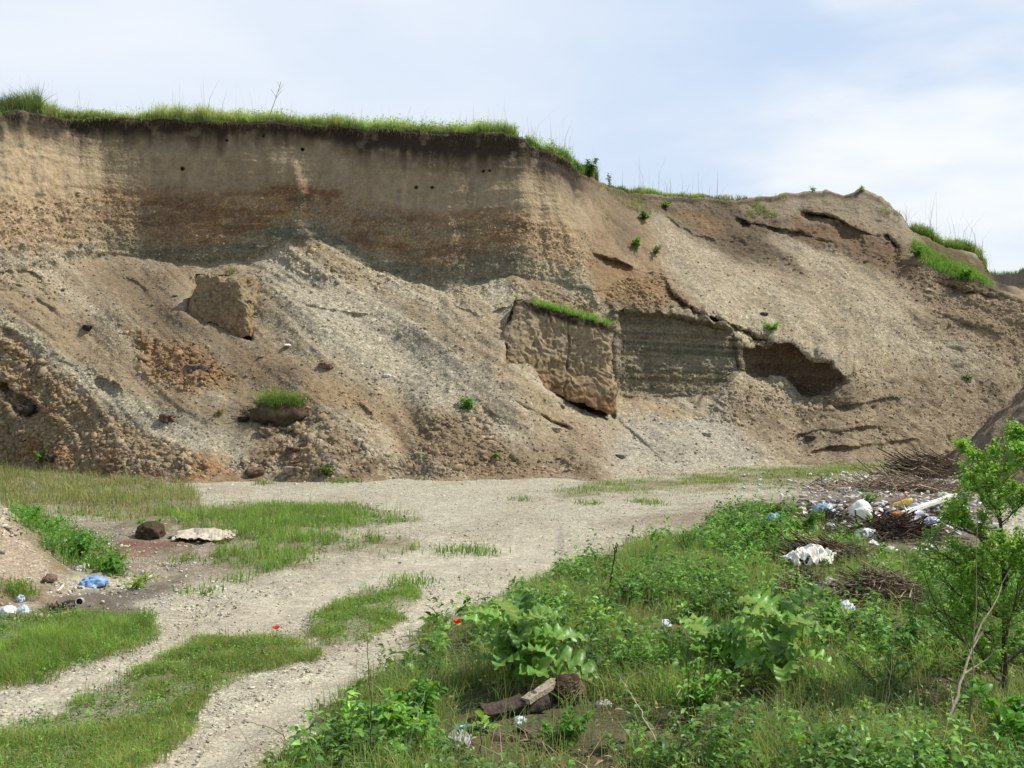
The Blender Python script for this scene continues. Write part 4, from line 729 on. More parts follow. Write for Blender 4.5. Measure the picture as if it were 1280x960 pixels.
for (x, y), h, w, n_, ll, c_, lb in [((586, 511), .35, .4, 160, .18, (104, 150, 60), 'green weed alone on the gravel fan left of the large fallen block'), ((796, 311), .5, .3, 170, .2, (110, 150, 60), 'bright green weed on the brown slope right of the cliff corner'), ((806, 276), .4, .35, 140, .17, (84, 116, 60), 'dark green weed higher on the slope right of the cliff'), ((833, 262), .35, .3, 120, .16, (92, 130, 58), 'small weed right below the skyline right of the cliff'), ((820, 318), .35, .35, 120, .14, (112, 124, 76), 'dull grey green weed beside the bright one on the brown slope'), ((966, 412), .28, .75, 260, .16, (118, 160, 66), 'low flat green tuft on the wide gravel slope'), ((736, 222), .75, .5, 330, .2, (84, 118, 52), 'dark round bush at the right end of the cliff top'), ((762, 233), .6, .3, 60, .13, (96, 100, 70), 'thin scrubby sprig on the skyline right of the cliff'), ((1210, 475), .2, .35, 100, .15, (120, 140, 90), 'small pale green weed at the far right of the gravel slope'), ((1146, 322), .5, .6, 260, .18, (92, 128, 58), 'green bush at the base of the right hill ledge'), ((1206, 348), .45, .7, 300, .18, (104, 148, 60), 'bright bush below the grassy ledge at right'), ((1078, 240), .3, .3, 90, .14, (118, 150, 66), 'small sprout on the crest of the right hill'), ((1015, 240), .28, .25, 80, .14, (118, 150, 66), 'tiny sprout left of the crest on the right hill'), ((622, 575), .22, .3, 90, .14, (110, 140, 64), 'small weed at the foot of the slope below the gravel fan'), ((275, 518), .2, .3, 60, .12, (140, 140, 90), 'yellowish sparse tuft left of the sod clump'), ((408, 594), .3, .35, 140, .14, (112, 130, 62), 'olive weed at the foot of the slope near the middle'), ((42, 578), .4, .4, 180, .16, (110, 150, 60), 'bushy weed at the slope foot on the left edge')]:
    bush('weed', on_face(x, y)[0], h, w, n_, ll, c_, lb)

# ---- thistles
def lobed(p, az, ln, wd, arch, A, col, up=.9, tw=0.0):
    k = 64; t = np.linspace(0, 1, k); el0 = up; el = el0 - arch * t; dx = np.cumsum(np.cos(el)) / k * ln; dz = np.cumsum(np.sin(el)) / k * ln
    d = np.array([math.cos(az), math.sin(az), 0]); sd = np.array([-math.sin(az), math.cos(az), 0]); mid = p + d * dx[:, None] + np.array([0, 0, 1.0]) * dz[:, None]
    env = np.sin(np.pi * np.clip(t * .93 + .07, 0, 1)) ** .7 * (1 - .25 * t); ph = (t * 6.5) % 1.0; lob = .42 + .58 * np.where(ph < .72, ph / .72, (1 - ph) / .28) ** 1.1 - .14 * ((t * 26) % 1.0) * np.sin(t * 57 + az) ** 2; hw = wd * .5 * env * lob + .006
    nv = np.stack([-np.sin(el)[:, None] * d, ], 0)[0] + np.cos(el)[:, None] * np.array([0, 0, 1.0])
    th = tw * t; wav = .16 * wd * np.sin(t * 41 + az * 3)
    L_ = mid + sd * hw[:, None] * np.cos(th)[:, None] + nv * (hw * .35 + hw * np.sin(th) + wav * env)[:, None]; R_ = mid - sd * hw[:, None] * np.cos(th)[:, None] + nv * (hw * .35 - hw * np.sin(th) - wav * env)[:, None]
    fw = d * (ln * .05)                       # lobes sweep forward
    sh = (lob - .55)[:, None] * fw * 1.0; L_ += sh; R_ += sh
    V = np.stack([L_, mid, R_], 1).reshape(-1, 3); b = (np.arange(k - 1) * 3)[:, None]
    Fq = np.concatenate([np.concatenate([b, b + 1, b + 4, b + 3], 1), np.concatenate([b + 1, b + 2, b + 5, b + 4], 1)])
    cc = np.tile(col, (len(V), 1)); cc[1::3] = cc[1::3] * 1.15 + .02; A.add(V, [Fq], cc)
def thistle(px, py, h, nl, label, seed, base=(118, 166, 66), wr=.5):
    random.seed(seed); p = at(px, py); root = empty('thistle_plant', p, label, 'thistle')
    st = Acc(); V, Fs = tube([(0, 0, -.02), (.01, 0, h * .4), (.0, .02, h * .8)], .022, .01, 8); st.add(V, Fs, C3((120, 146, 96))); st.build('stem', M_LEAF, root, True)
    for i in range(nl):
        A = Acc(); t = i / nl; az = i * 2.4 + random.uniform(-.4, .4); ln = h * random.uniform(.6, .9) * (1 - .3 * t)
        k = random.uniform(.42, .88); lobed(np.array([0, 0, h * (.03 + .6 * t)]), az, ln, ln * wr, random.uniform(.9, 1.7), A, C3(base, k), up=random.uniform(.55, .95) + .45 * t, tw=random.uniform(-.4, .4)); A.build('leaf', M_THISTLE, root, True)
thistle(650, 868, .98, 22, 'tall thistle with jagged silvery leaves beside the red poppy', 3)
thistle(975, 862, .92, 16, 'big thistle with broad jagged leaves below the brush pile', 4, (130, 184, 66), .62); thistle(885, 852, .68, 15, 'spreading thistle in the middle of the weeds, next to the scraps of bag', 5, (124, 176, 66), .6)
thistle(1000, 790, .35, 8, 'small thistle just in front of the white cloth', 6, (124, 170, 66)); thistle(700, 800, .35, 7, 'young thistle behind the tall one', 7, (124, 170, 66))
for x, y, h, w, n_, ll, c_, lb in [(520, 925, .45, .38, 420, .12, (96, 142, 52), 'leafy weed clump at the bottom beside the gravel track'), (470, 930, .3, .25, 160, .09, (100, 140, 56), 'low leafy weed around the bare upright twig'), (960, 680, .55, .5, 420, .13, (92, 140, 52), 'bushy green weed left of the rubbish heap'), (1000, 672, .45, .45, 330, .12, (100, 150, 54), 'bright leafy weed in front of the blue bag'), (930, 680, .5, .4, 300, .11, (88, 132, 54), 'rounded weed at the far edge of the bank'), (1085, 632, .3, .25, 110, .1, (96, 146, 56), 'small green weed behind the white sack'), (790, 760, .45, .35, 260, .1, (96, 140, 56), 'leafy weed in the middle of the bank'), (860, 905, .5, .35, 330, .1, (104, 150, 54), 'bright sprig weed in the litter at the bottom'), (700, 935, .3, .35, 200, .1, (92, 134, 52), 'low leafy weed in front of the logs'), (935, 730, .4, .4, 280, .11, (108, 156, 56), 'yellow green weed left of the white cloth'), (1040, 800, .45, .4, 330, .1, (96, 142, 54), 'dense herb clump below the brush pile'), (1150, 830, .5, .5, 420, .09, (88, 130, 52), 'dense herb clump left of the sapling'), (1265, 950, .5, .3, 220, .15, (96, 148, 50), 'broad leaved weed at the bottom right corner'), (190, 668, .3, .3, 130, .12, (104, 150, 58), 'weed growing on the dark lump near the pale rag'), (60, 680, .45, .4, 260, .13, (96, 146, 52), 'leafy weed at the foot of the left earth heap'), (100, 700, .4, .4, 260, .13, (92, 142, 50), 'leafy weed in the middle of the left weed patch'), (140, 720, .3, .35, 200, .11, (92, 142, 50), 'leafy weed above the blue bag'), (170, 735, .2, .4, 220, .07, (128, 158, 56), 'low yellow green weed right of the blue bag'), (40, 660, .4, .35, 200, .13, (96, 146, 52), 'weed on the shoulder of the left earth heap'), (860, 700, .45, .35, 240, .08, (88, 130, 56), 'feathery weed at the back of the bank'), (1110, 880, .4, .4, 300, .06, (92, 126, 58), 'fine feathery weed at the lower right'), (780, 850, .3, .3, 200, .09, (92, 136, 54), 'weed behind the fibrous stump'), (1230, 740, .5, .5, 300, .1, (92, 136, 54), 'weed clump behind the sapling')]:
    bush('leafy_weed', at(x, y), h, w, n_, ll, c_, lb, stems=11)

# ---- sapling
p = at(1258, 880); root = empty('sapling_tree', p, 'young leafy tree with a thin dark trunk at the right edge', 'tree')
tr_ = Acc(); cr = Acc(); brs = Acc(); random.seed(21); LP, LD = [], []
trunk = [np.array([0, 0, -.05]), np.array([-.02, 0, .4]), np.array([.0, .02, .9]), np.array([-.03, 0, 1.4]), np.array([-.06, .02, 1.9]), np.array([-.09, 0, 2.3])]
V, Fs = tube(trunk, .036, .006, 8); tr_.add(V, Fs, C3((66, 58, 46)))
def branch(p0, d, ln, r, lvl):
    pts = [p0]; dd = d / np.linalg.norm(d); k = 5
    for s_ in range(k):
        dd = dd + np.array([random.gauss(0, .16), random.gauss(0, .16), .10 + random.gauss(0, .08)]); dd /= np.linalg.norm(dd); pts.append(pts[-1] + dd * ln / k)
    V, Fs = tube(pts, r, max(r * .35, .0012), 5 if lvl < 2 else 3); brs.add(V, Fs, C3((84, 76, 56)))
    if lvl < 2:
        for j in range(5 if lvl == 0 else 3):
            q = random.uniform(.25, 1) * k; i_ = min(int(q), k - 1); b0 = pts[i_] * (1 - (q - i_)) + pts[i_ + 1] * (q - i_); branch(b0, dd + np.array([random.gauss(0, .8), random.gauss(0, .8), random.gauss(.15, .4)]), ln * random.uniform(.35, .6), r * .5, lvl + 1)
    for q in np.linspace(.25 if lvl else .5, 1, 9 if lvl else 5):
        i_ = min(int(q * k), k - 1); f_ = q * k - i_; b0 = pts[i_] * (1 - f_) + pts[min(i_ + 1, k)] * f_
        for _ in range(4 if q < .97 else 8): LP.append(b0 + np.array([random.gauss(0, .02) for _ in range(3)])); LD.append(dd * .6 + np.array([random.gauss(0, .8), random.gauss(0, .8), random.gauss(.2, .5)]))
for i in range(19):
    t = .16 + .80 * i / 18; z = t * 2.3; j = np.interp(z, [0, 2.3], [0, 1]); base_p = np.array([np.interp(z, [q[2] for q in trunk], [q[0] for q in trunk]), 0.01, z]); a = i * 2.4 + random.uniform(-.3, .3)
    branch(base_p, np.array([math.cos(a), math.sin(a), .75]), (.88 - .42 * t) * random.uniform(.7, 1.05), .016 * (1.2 - t), 0)
for a, z, l in [(math.pi, .35, .85), (3.5, .6, .8), (2.8, .8, .75), (3.0, 1.1, .75), (math.pi, 1.5, .6), (3.4, .2, .7)]: branch(np.array([-.02, 0, z]), np.array([math.cos(a), math.sin(a), .3]), l, .014, 0)
LP = np.array(LP); LD = np.array(LD); ln = rng.uniform(.028, .052, len(LP)); cr.add(*leaves(LP, LD, ln, ln * .55, gcol(len(LP), (132, 170, 70), .25, .3)))
root.scale = (.86, .86, .86); tr_.build('trunk', M_BARK, root, True); brs.build('branches', M_BARK, root); cr.build('crown', M_LEAF, root)

# ---- poppies
def poppy(px, py, pz_py, r, label):
    p = at(px, py); h = max(.1, Zof(pz_py, p[1]) - p[2]); root = empty('poppy', p, label, 'flower'); B = Acc(); V, Fs = tube([(0, 0, 0), (.01, 0, h * .5), (0, 0, h)], .003, .002, 5); B.add(V, Fs, C3((100, 130, 70))); B.build('stem', M_LEAF, root)
    for i in range(4):
        a0 = i * math.pi / 2 + .3; U, Vv = np.meshgrid(np.linspace(-.85, .85, 9), np.linspace(0, 1, 6)); rr = r * Vv * (1 + .08 * np.cos(U * 9)); x = rr * np.cos(a0 + U); y = rr * np.sin(a0 + U); z = h + r * .75 * Vv ** 1.6 * (1 + .15 * np.sin(U * 8 + i)) + .002 * (i % 2)
        idx = np.arange(U.size).reshape(U.shape); A = Acc(); A.add(np.stack([x, y, z], -1).reshape(-1, 3), [np.stack([idx[:-1, :-1], idx[:-1, 1:], idx[1:, 1:], idx[1:, :-1]], -1).reshape(-1, 4)], C3((214, 50, 24))); A.build('petal', M_PETAL, root, True)
    V = IV * r * .18 + np.array([0, 0, h + r * .2]); mkmesh('flower_centre', V, IF, M_LEAF, root, np.tile(C3((40, 44, 34)), (len(V), 1)))
poppy(572, 812, 780, .056, 'bright red poppy at the edge of the bank beside the thistle'); poppy(345, 800, 787, .04, 'small red poppy on the grassy strip between the wheel tracks')

# ---- rubbish builders
def bag(px, py, size, col_, label, name='plastic_bag', cat='bag', seed=1, amp=.35, fr=2.2, dz=0, surf=None, mat=None):
    p = at(px, py) if surf is None else surf; V = lump(SV, size, seed, amp, fr, True); V = rot(V, (0, 0, seed * .7)); V[:, 2] = np.maximum(V[:, 2], -size[2] * .5) + size[2] * .45; n_ = fbm(V[:, 0] * 14, V[:, 1] * 14, V[:, 2] * 14, 3, seed)
    c = np.tile(C3(col_), (len(V), 1)) * (1 + .08 * n_[:, None]); V = V * (1 + .04 * n_)[:, None]; o = mkmesh(name, V, SF, mat or M_PLASTIC, None, c, True); o.location = p + np.array([0, 0, dz]); return tag(o, label, cat)
bag(1076, 652, (.27, .2, .26), (232, 232, 226), 'bulging white sack standing on the rubbish heap', 'white_sack', 'sack', 2, .14, 1.3)
bag(1030, 644, (.22, .14, .13), (150, 176, 196), 'pale blue crumpled bag left of the white sack', seed=3); bag(968, 652, (.14, .1, .1), (150, 182, 186), 'small teal bag at the left end of the rubbish', seed=4)
bag(1165, 655, (.12, .1, .07), (178, 186, 196), 'greyish flattened bag below the plank', seed=27, amp=.5); bag(1000, 640, (.12, .08, .06), (206, 196, 176), 'dirty cream bag at the left end of the dark twig litter', seed=28, amp=.5); bag(1205, 655, (.15, .1, .09), (206, 208, 212), 'white bag seen through the left side of the sapling', seed=29, amp=.5)
bag(1082, 674, (.17, .1, .11), (205, 200, 205), 'crumpled pale wrapper below the white sack', 'wrapper', 'wrapper', 5, .5); bag(1056, 768, (.10, .09, .09), (205, 212, 220), 'crumpled grey white bag under the cloth', seed=6, amp=.45)
bag(832, 784, (.075, .05, .045), (214, 216, 222), 'white plastic scrap left of the rusty scrap', seed=7, amp=.5); bag(868, 782, (.075, .05, .04), (200, 202, 208), 'grey plastic scrap right of the rusty scrap', seed=8, amp=.5); bag(850, 781, (.07, .05, .04), (92, 48, 32), 'crumpled rusty scrap between two plastic scraps', 'rusty_scrap', 'scrap', 9, .5, mat=M_CLOTH)
bag(118, 732, (.14, .08, .07), (132, 172, 220), 'bright blue crumpled bag below the left weeds', seed=10, amp=.45); bag(103, 712, (.10, .06, .05), (214, 210, 200), 'small pale scrap behind the blue bag', 'scrap_of_paper', 'paper', 11, .5)
bag(10, 769, (.13, .08, .06), (225, 226, 224), 'white plastic bag at the left edge by the grass', seed=12, amp=.5); bag(29, 768, (.055, .04, .06), (205, 212, 222), 'small crumpled white bag beside the one at the left edge', seed=13, amp=.5); bag(26, 752, (.035, .03, .05), (190, 205, 225), 'tiny bluish scrap in the grass at the left edge', 'plastic_scrap', 'scrap', 14, .5)
bag(62, 727, (.09, .07, .06), (110, 92, 78), 'brown lump of earth on the lower left heap', 'soil_clod', 'clod', 15, .3, mat=M_CLOD); bag(188, 672, (.26, .2, .17), (74, 62, 48), 'dark mossy lump left of the pale rag', 'soil_clod', 'clod', 16, .3, mat=M_CLOD); bag(1180, 622, (.16, .1, .07), (205, 200, 195), 'pale wrapper by the right end of the plank', 'wrapper', 'wrapper', 17, .5)
bag(1210, 760, (.12, .1, .08), (190, 186, 176), 'pale scrap behind the sapling trunk', 'scrap_of_paper', 'paper', 18, .5); bag(1190, 822, (.09, .07, .06), (186, 178, 160), 'pale torn bag low behind the dead branch', seed=19, amp=.5)
pf, _ = on_face(358, 433); bag(0, 0, (.22, .1, .05), (225, 222, 215), 'flat white scrap lying on the slope right of the small block', 'scrap_of_paper', 'paper', 20, .3, surf=pf)
bag(1112, 690, (.11, .08, .05), (214, 210, 204), 'white scrap right of the dark twigs', 'scrap_of_paper', 'paper', 21, .5); bag(1150, 690, (.15, .07, .04), (220, 214, 196), 'pale flat carton piece behind the brush pile', 'carton_piece', 'cardboard', 22, .4)

def cloth(p, sx, sy, folds, col_, label, name, cat, amp, seed, tilt=0, parent=None, mat=M_CLOTH):
    k = 90; U, Vv = np.meshgrid(np.linspace(-1, 1, k), np.linspace(-1, 1, k)); th = np.arctan2(Vv, U); 
    X_ = sx * U * (1 + .15 * fbm(U * 2 + seed, Vv * 2, 0 * U, 3, seed)); Y_ = sy * Vv * (1 + .2 * fbm(U * 2, Vv * 2 + seed, 0 * U, 3, seed + 1)); f_ = fbm(U * folds + seed, Vv * folds * .5, 0 * U, 4, seed + 2)
    Z_ = amp * (1 - np.abs(f_) * 2) * .5 + amp * 1.0 * (1 - np.clip(U ** 2 + Vv ** 2, 0, 1)) + tilt * U; idx = np.arange(k * k).reshape(k, k)
    keepf = (.6 * fbm(U * 3, Vv * 3, 0 * U, 3, seed + 5) + 1.15 - np.sqrt(U ** 2 + Vv ** 2) * 1.05) > 0; kf = keepf[:-1, :-1]
    Fq = np.stack([idx[:-1, :-1], idx[:-1, 1:], idx[1:, 1:], idx[1:, :-1]], -1)[kf]
    o = mkmesh(name, np.stack([X_, Y_, Z_], -1).reshape(-1, 3), Fq, mat, parent, np.tile(C3(col_), (k * k, 1)) * (1 + .12 * f_.ravel()[:, None]), True); o.location = p
    md = o.modifiers.new('thick', 'SOLIDIFY'); md.thickness = .008; return tag(o, label, cat)
p = at(1012, 722); cloth(p + np.array([0, 0, .26]), .33, .32, 3.5, (222, 216, 204), 'torn dirty white cloth draped over the left end of the brush pile', 'white_cloth', 'cloth', .14, 31, .03)
p = at(1040, 752); cloth(p + np.array([-.02, 0, .12]), .14, .22, 3, (196, 188, 172), 'dirty strip of fabric hanging below the white cloth', 'fabric_strip', 'cloth', .12, 33)
p = at(256, 674); cloth(p + np.array([0, 0, .06]), .55, .5, 3, (176, 164, 146), 'pale crumpled rag lying over a small hump in the left grass', 'rag', 'rag', .09, 35)
p = at(572, 940); cloth(p + np.array([0, 0, .07]), .10, .10, 3, (170, 165, 165), 'grey crumpled rag at the bottom left of the logs', 'rag', 'rag', .07, 37)
p = at(1150, 722); cloth(p + np.array([0, 0, .05]), .22, .12, 3, (196, 190, 190), 'thin grey sheet among weeds behind the brush pile', 'plastic_sheet', 'sheet', .08, 39, mat=M_PLASTIC)

def sticks(px, py, n_, sx, sy, h, ln, r, cols, label, name='brush_pile', cat='brush pile', az=None, spread=1.2):
    p = at(px, py); A = Acc()
    for _ in range(n_):
        u_ = rng.normal(0, .42); v_ = rng.normal(0, .42); top = max(.02, 1 - (u_ * u_ + v_ * v_) * 1.3) * h; q = np.array([u_ * sx, v_ * sy, rng.uniform(.0, 1) * top]); a = rng.uniform(0, 6.28) if az is None else rng.normal(az, spread); l = ln * rng.uniform(.4, 1.2)
        d = np.array([math.cos(a), math.sin(a) * .8, rng.normal(-.12, .28)]) * l * .5; bnd = rng.normal(0, .035 * l, 3); V, Fs = tube([q - d, q + bnd, q + d + bnd * .3], r * rng.uniform(.35, 1.7), r * .3, 4); A.add(V, Fs, C3(cols[rng.integers(len(cols))]) * rng.uniform(.7, 1.3))
    o = A.build(name, M_TWIG); o.location = p; return tag(o, label, cat)
BR = [(122, 104, 84), (96, 80, 64), (150, 134, 110), (74, 60, 48)]
sticks(1098, 756, 1500, .85, .42, .42, .42, .006, [(140, 124, 102), (110, 94, 76), (160, 144, 120), (84, 70, 56)], 'dense pile of dead grey brown brushwood right of the white cloth', az=-.7, spread=1.1)
sticks(1010, 742, 260, .45, .3, .28, .45, .007, BR, 'small heap of dead twigs holding up the white cloth'); sticks(1035, 706, 700, .8, .4, .34, .8, .008, BR, 'long low band of dead twigs behind the white cloth', az=.3, spread=.5)
sticks(1110, 668, 700, .9, .6, .32, .7, .009, [(74, 60, 50), (60, 50, 42), (96, 80, 66)], 'dark tangle of twigs in front of the bottles'); sticks(1120, 612, 900, 2.2, .9, .28, .9, .011, [(165, 148, 126), (150, 132, 110), (134, 118, 98)], 'wide spread of dead branches behind the rubbish heap'); sticks(1165, 595, 500, 1.6, 1.0, .6, 1.3, .013, BR, 'taller heap of dry branches near the sapling', az=-.5, spread=.7)
sticks(1035, 652, 300, .6, .35, .2, .4, .008, [(70, 56, 46), (90, 74, 60)], 'dark twig litter under the pale blue bag'); sticks(1180, 730, 200, .6, .5, .15, .6, .007, BR, 'scattered dead twigs left of the sapling'); sticks(75, 762, 120, .25, .15, .04, .25, .006, [(84, 70, 58)], 'thin dark twig litter on the wet patch beside the can')
# litter bits in the rubbish area (uncountable crumbs)
A = Acc(); k = 800; pxr = rng.normal(1105, 75, k).clip(930, 1275); pyr = rng.uniform(592, 668, k); V0, F0 = ico(1)
cs = [(205, 200, 192), (180, 176, 170), (150, 140, 124), (220, 216, 210), (120, 104, 86), (170, 180, 190)]
for x, y in zip(pxr, pyr):
    q = at(x, y); s_ = rng.uniform(.02, .10); V = V0 * np.array([s_, s_ * .6, s_ * .3]) * (1 + rng.uniform(-.4, .4, (len(V0), 1))); V = rot(V, (rng.normal(0, .4), rng.normal(0, .4), rng.uniform(0, 6))); A.add(V + q + np.array([0, 0, .02 + .05 * rng.random()]), [F0], C3(cs[rng.integers(6)]))
k = 500; pxr = rng.normal(1110, 85, k).clip(930, 1278); pyr = rng.normal(640, 40, k).clip(596, 770); P = np.array([at(x, y) for x, y in zip(pxr, pyr)]) + [0, 0, .04]; a_ = rng.uniform(0, 6.28, k); ln = rng.uniform(.06, .26, k); V, Fs, cc = leaves(P, np.stack([np.cos(a_), np.sin(a_), rng.normal(0, .25, k)], -1), ln, ln * rng.uniform(.3, .8, k), np.array([C3(cs[q_]) for q_ in rng.integers(0, 6, k)])); A.add(V, Fs, cc)
for x, y in zip(rng.uniform(60, 290, 160), rng.uniform(655, 770, 160)):
    q = at(x, y); s_ = rng.uniform(.012, .04); V = V0 * np.array([s_, s_ * .6, s_ * .3]) * (1 + rng.uniform(-.4, .4, (len(V0), 1))); V = rot(V, (0, 0, rng.uniform(0, 6))); A.add(V + q + np.array([0, 0, .008]), [F0], C3(cs[rng.integers(6)]))
tag(A.build('rubbish_litter', M_CLOTH), kind='stuff')

def lathe(prof, k=20):
    th = np.linspace(0, 2 * math.pi, k, endpoint=False); V = np.array([[r * math.cos(t), r * math.sin(t), z] for r, z in prof for t in th]); idx = np.arange(len(V)).reshape(len(prof), k); nx = np.roll(idx, -1, 1)
    return V, [np.stack([idx[:-1], nx[:-1], nx[1:], idx[1:]], -1).reshape(-1, 4), idx[-1:], idx[:1][:, ::-1]]
def bottle(px, py, s, colb, colc, rotv, label, dz=.06):
    p = at(px, py) + np.array([0, 0, dz]); root = empty('bottle', p, label, 'bottle'); root.rotation_euler = rotv
    V, Fs = lathe([(.0, -.14), (.05, -.14), (.055, -.12), (.052, -.05), (.056, 0), (.055, .06), (.04, .11), (.018, .14), (.018, .155)]); A = Acc(); A.add(V * s, Fs, C3(colb)); A.build('bottle_body', M_HARD, root, True)
    V, Fs = lathe([(.0, .152), (.022, .152), (.022, .18), (.0, .182)]); A = Acc(); A.add(V * s, Fs, C3(colc)); A.build('cap', M_HARD, root, True)
bottle(1130, 634, 1.5, (226, 200, 70), (205, 170, 160), (1.2, .3, .6), 'yellow plastic bottle lying on the rubbish heap'); bottle(1126, 648, 1.3, (206, 120, 40), (120, 70, 30), (1.5, 0, 1.4), 'orange brown bottle at the left end of the plank')
bottle(1142, 637, 1.3, (196, 198, 204), (150, 150, 156), (1.4, .2, .2), 'grey plastic bottle right of the yellow one'); bottle(1145, 646, 1.2, (176, 180, 188), (140, 140, 150), (1.5, 0, 2.0), 'grey bottle lying against the plank'); bottle(1124, 628, 1.2, (216, 176, 170), (190, 90, 80), (1.0, -.5, .8), 'pinkish bottle behind the yellow one'); bottle(1162, 636, 1.2, (200, 198, 200), (230, 230, 230), (1.5, .2, 1.0), 'pale bottle above the plank')
def board(name, p, q, w, t, col_, label, cat, mat=M_HARD):
    p = np.array(p); q = np.array(q); d = Vector(q - p); L0 = d.length; bm = bmesh.new(); bmesh.ops.create_cube(bm, size=1); bmesh.ops.scale(bm, vec=(L0, w, t), verts=bm.verts); bmesh.ops.subdivide_edges(bm, edges=[e for e in bm.edges if e.calc_length() > L0 * .9], cuts=16); bmesh.ops.bevel(bm, geom=[e for e in bm.edges if e.calc_face_angle(0) > 1], offset=t * .15, segments=1)
    V = np.array([v.co[:] for v in bm.verts]); V[:, 2] += .012 * np.sin(V[:, 0] * 2.1 / L0) + .004 * fbm(V[:, 0] * 9, V[:, 1] * 9, 0 * V[:, 0], 2, 9); V[:, 1] += .006 * fbm(V[:, 0] * 7, 0 * V[:, 0], 0 * V[:, 0], 2, 8); me = bpy.data.meshes.new(name)
    for v, c_ in zip(bm.verts, V): v.co = c_
    bm.to_mesh(me); bm.free(); a = me.color_attributes.new('Col', 'FLOAT_COLOR', 'POINT'); cc = np.ones((len(me.vertices), 4), np.float32); cc[:, :3] = C3(col_); a.data.foreach_set('color', cc.ravel()); me.materials.append(mat)
    o = bpy.data.objects.new(name, me); COL.objects.link(o); o.location = (p + q) / 2; o.rotation_euler = d.to_track_quat('X', 'Z').to_euler(); return tag(o, label, cat)
board('plank', at(1130, 650) + [0, 0, .14], at(1192, 634) + [0, 0, .22], .14, .05, (206, 204, 190), 'long pale plank lying slanted across the rubbish heap', 'plank', M_CLOTH)
board('stick', at(72, 740) + [0, 0, .02], at(79, 735) + [0, 0, .03], .02, .015, (225, 215, 200), 'short white stick on the earth above the can', 'stick', M_CLOTH)
board('stick', at(975, 631) + [0, 0, .03], at(934, 629) + [0, 0, .03], .05, .03, (196, 180, 150), 'pale stick lying on gravel left of the rubbish', 'stick', M_CLOTH)
board('stick', at(1045, 614) + [0, 0, .08], at(1062, 615) + [0, 0, .08], .06, .04, (222, 214, 200), 'short white board piece behind the blue bag', 'board', M_CLOTH)
# can
p = at(100, 757) + np.array([0, 0, .05]); root = empty('tin_can', p, 'small round can lying open on the wet dark patch', 'can'); root.rotation_euler = (1.45, 0, .25)
V, Fs = lathe([(.0, -.07), (.042, -.07), (.045, -.065), (.045, .07), (.047, .074), (.038, .074), (.036, .0), (.0, -.01)], 24); A = Acc(); A.add(V, Fs[:1] + Fs[2:], C3((190, 180, 172))); A.build('can_body', M_HARD, root, True)
V, Fs = lathe([(.0, .0), (.036, .0), (.036, .02), (.0, .02)], 24); A = Acc(); A.add(V, Fs, C3((50, 42, 38))); A.build('can_inside', M_HARD, root, True)
bag(88, 755, (.06, .04, .03), (70, 58, 50), 'dark clod touching the can on its left', 'soil_clod', 'clod', 23, .4, mat=M_CLOD)

# ---- wood, stump, bark and pipe in the foreground
p = at(710, 882); root = empty('fibrous_stump', p, 'round fibrous brown stump among the weeds, right of the split log', 'stump')
V = lump(SV, (.135, .12, .14), 41, .18, 2.0); V[:, 2] += .13; A = Acc(); A.add(V, [SF], C3((66, 52, 42))); A.build('stump_body', M_CLOD, root, True)
A = Acc(); k = 1600; d = rng.normal(0, 1, (k, 3)); d /= np.linalg.norm(d, axis=1, keepdims=True); d[:, 2] = np.abs(d[:, 2]) * .9 - .1; P = d * np.array([.135, .12, .14]) + np.array([0, 0, .13]); f_ = np.cross(d, rng.normal(0, 1, (k, 3)) * .3 + np.array([.3, 0, 1])); D = f_ / np.linalg.norm(f_, axis=1, keepdims=True) + d * .35
ln = rng.uniform(.03, .07, k); A.add(*leaves(P, D, ln, ln * .08, gcol(k, (126, 106, 86), .4, .05))); A.build('fibres', M_TWIG, root)
def bark(px, py, ln, r, az, arc, col_, label, name, cat, dz=.08, tilt=.1):
    p = at(px, py) + np.array([0, 0, dz]); k, m_ = 50, 16; U, Vv = np.meshgrid(np.linspace(-.5, .5, k), np.linspace(-arc, arc, m_)); rr = r * (1 + .12 * fbm(U * 6, Vv * 3, 0 * U, 3, 51)); V = np.stack([U * ln * (1 + .04 * fbm(Vv * 6, 0 * U, 0 * U, 2, 52)), rr * np.sin(Vv), rr * np.cos(Vv) * .8 + .06 * ln * (U * 2) ** 2], -1).reshape(-1, 3); idx = np.arange(k * m_).reshape(m_, k)
    V = rot(V, (0.2, -tilt, az)); o = mkmesh(name, V, np.stack([idx[:-1, :-1], idx[:-1, 1:], idx[1:, 1:], idx[1:, :-1]], -1).reshape(-1, 4), M_BARK, None, np.tile(C3(col_), (k * m_, 1)), True); o.location = p; md = o.modifiers.new('thick', 'SOLIDIFY'); md.thickness = -.022; return tag(o, label, cat)
bark(628, 898, .36, .085, .3, 1.1, (74, 62, 54), 'curved reddish brown bark piece left of the split log', 'bark_piece', 'bark', .05, .15); bark(665, 892, .30, .07, .1, 1.5, (66, 56, 48), 'dark bark piece under the split log', 'bark_piece', 'bark', .04, .1)
bark(668, 925, .26, .10, .8, 1.4, (84, 72, 62), 'rotten brown log piece lying in front of the split log', 'log_piece', 'log', .02, .1); bark(640, 928, .3, .05, -.2, 1.3, (78, 60, 50), 'small dark bark strip low in the litter', 'bark_piece', 'bark', .01, .05)
board('split_log', at(657, 896) + [0, -.05, .15], at(694, 880) + [0, -.05, .2], .09, .045, (150, 138, 122), 'grey weathered split log leaning on the fibrous stump', 'log', M_BARK)
p = at(590, 918); root_p = Acc(); V, Fs = tube([(-.13, 0, .05), (0, 0, .055), (.13, .01, .06)], .026, .026, 16); root_p.add(V, Fs, C3((58, 128, 138))); o = root_p.build('plastic_pipe', M_HARD, None, True); o.location = p; tag(o, 'short teal plastic pipe in the weeds left of the logs', 'pipe')
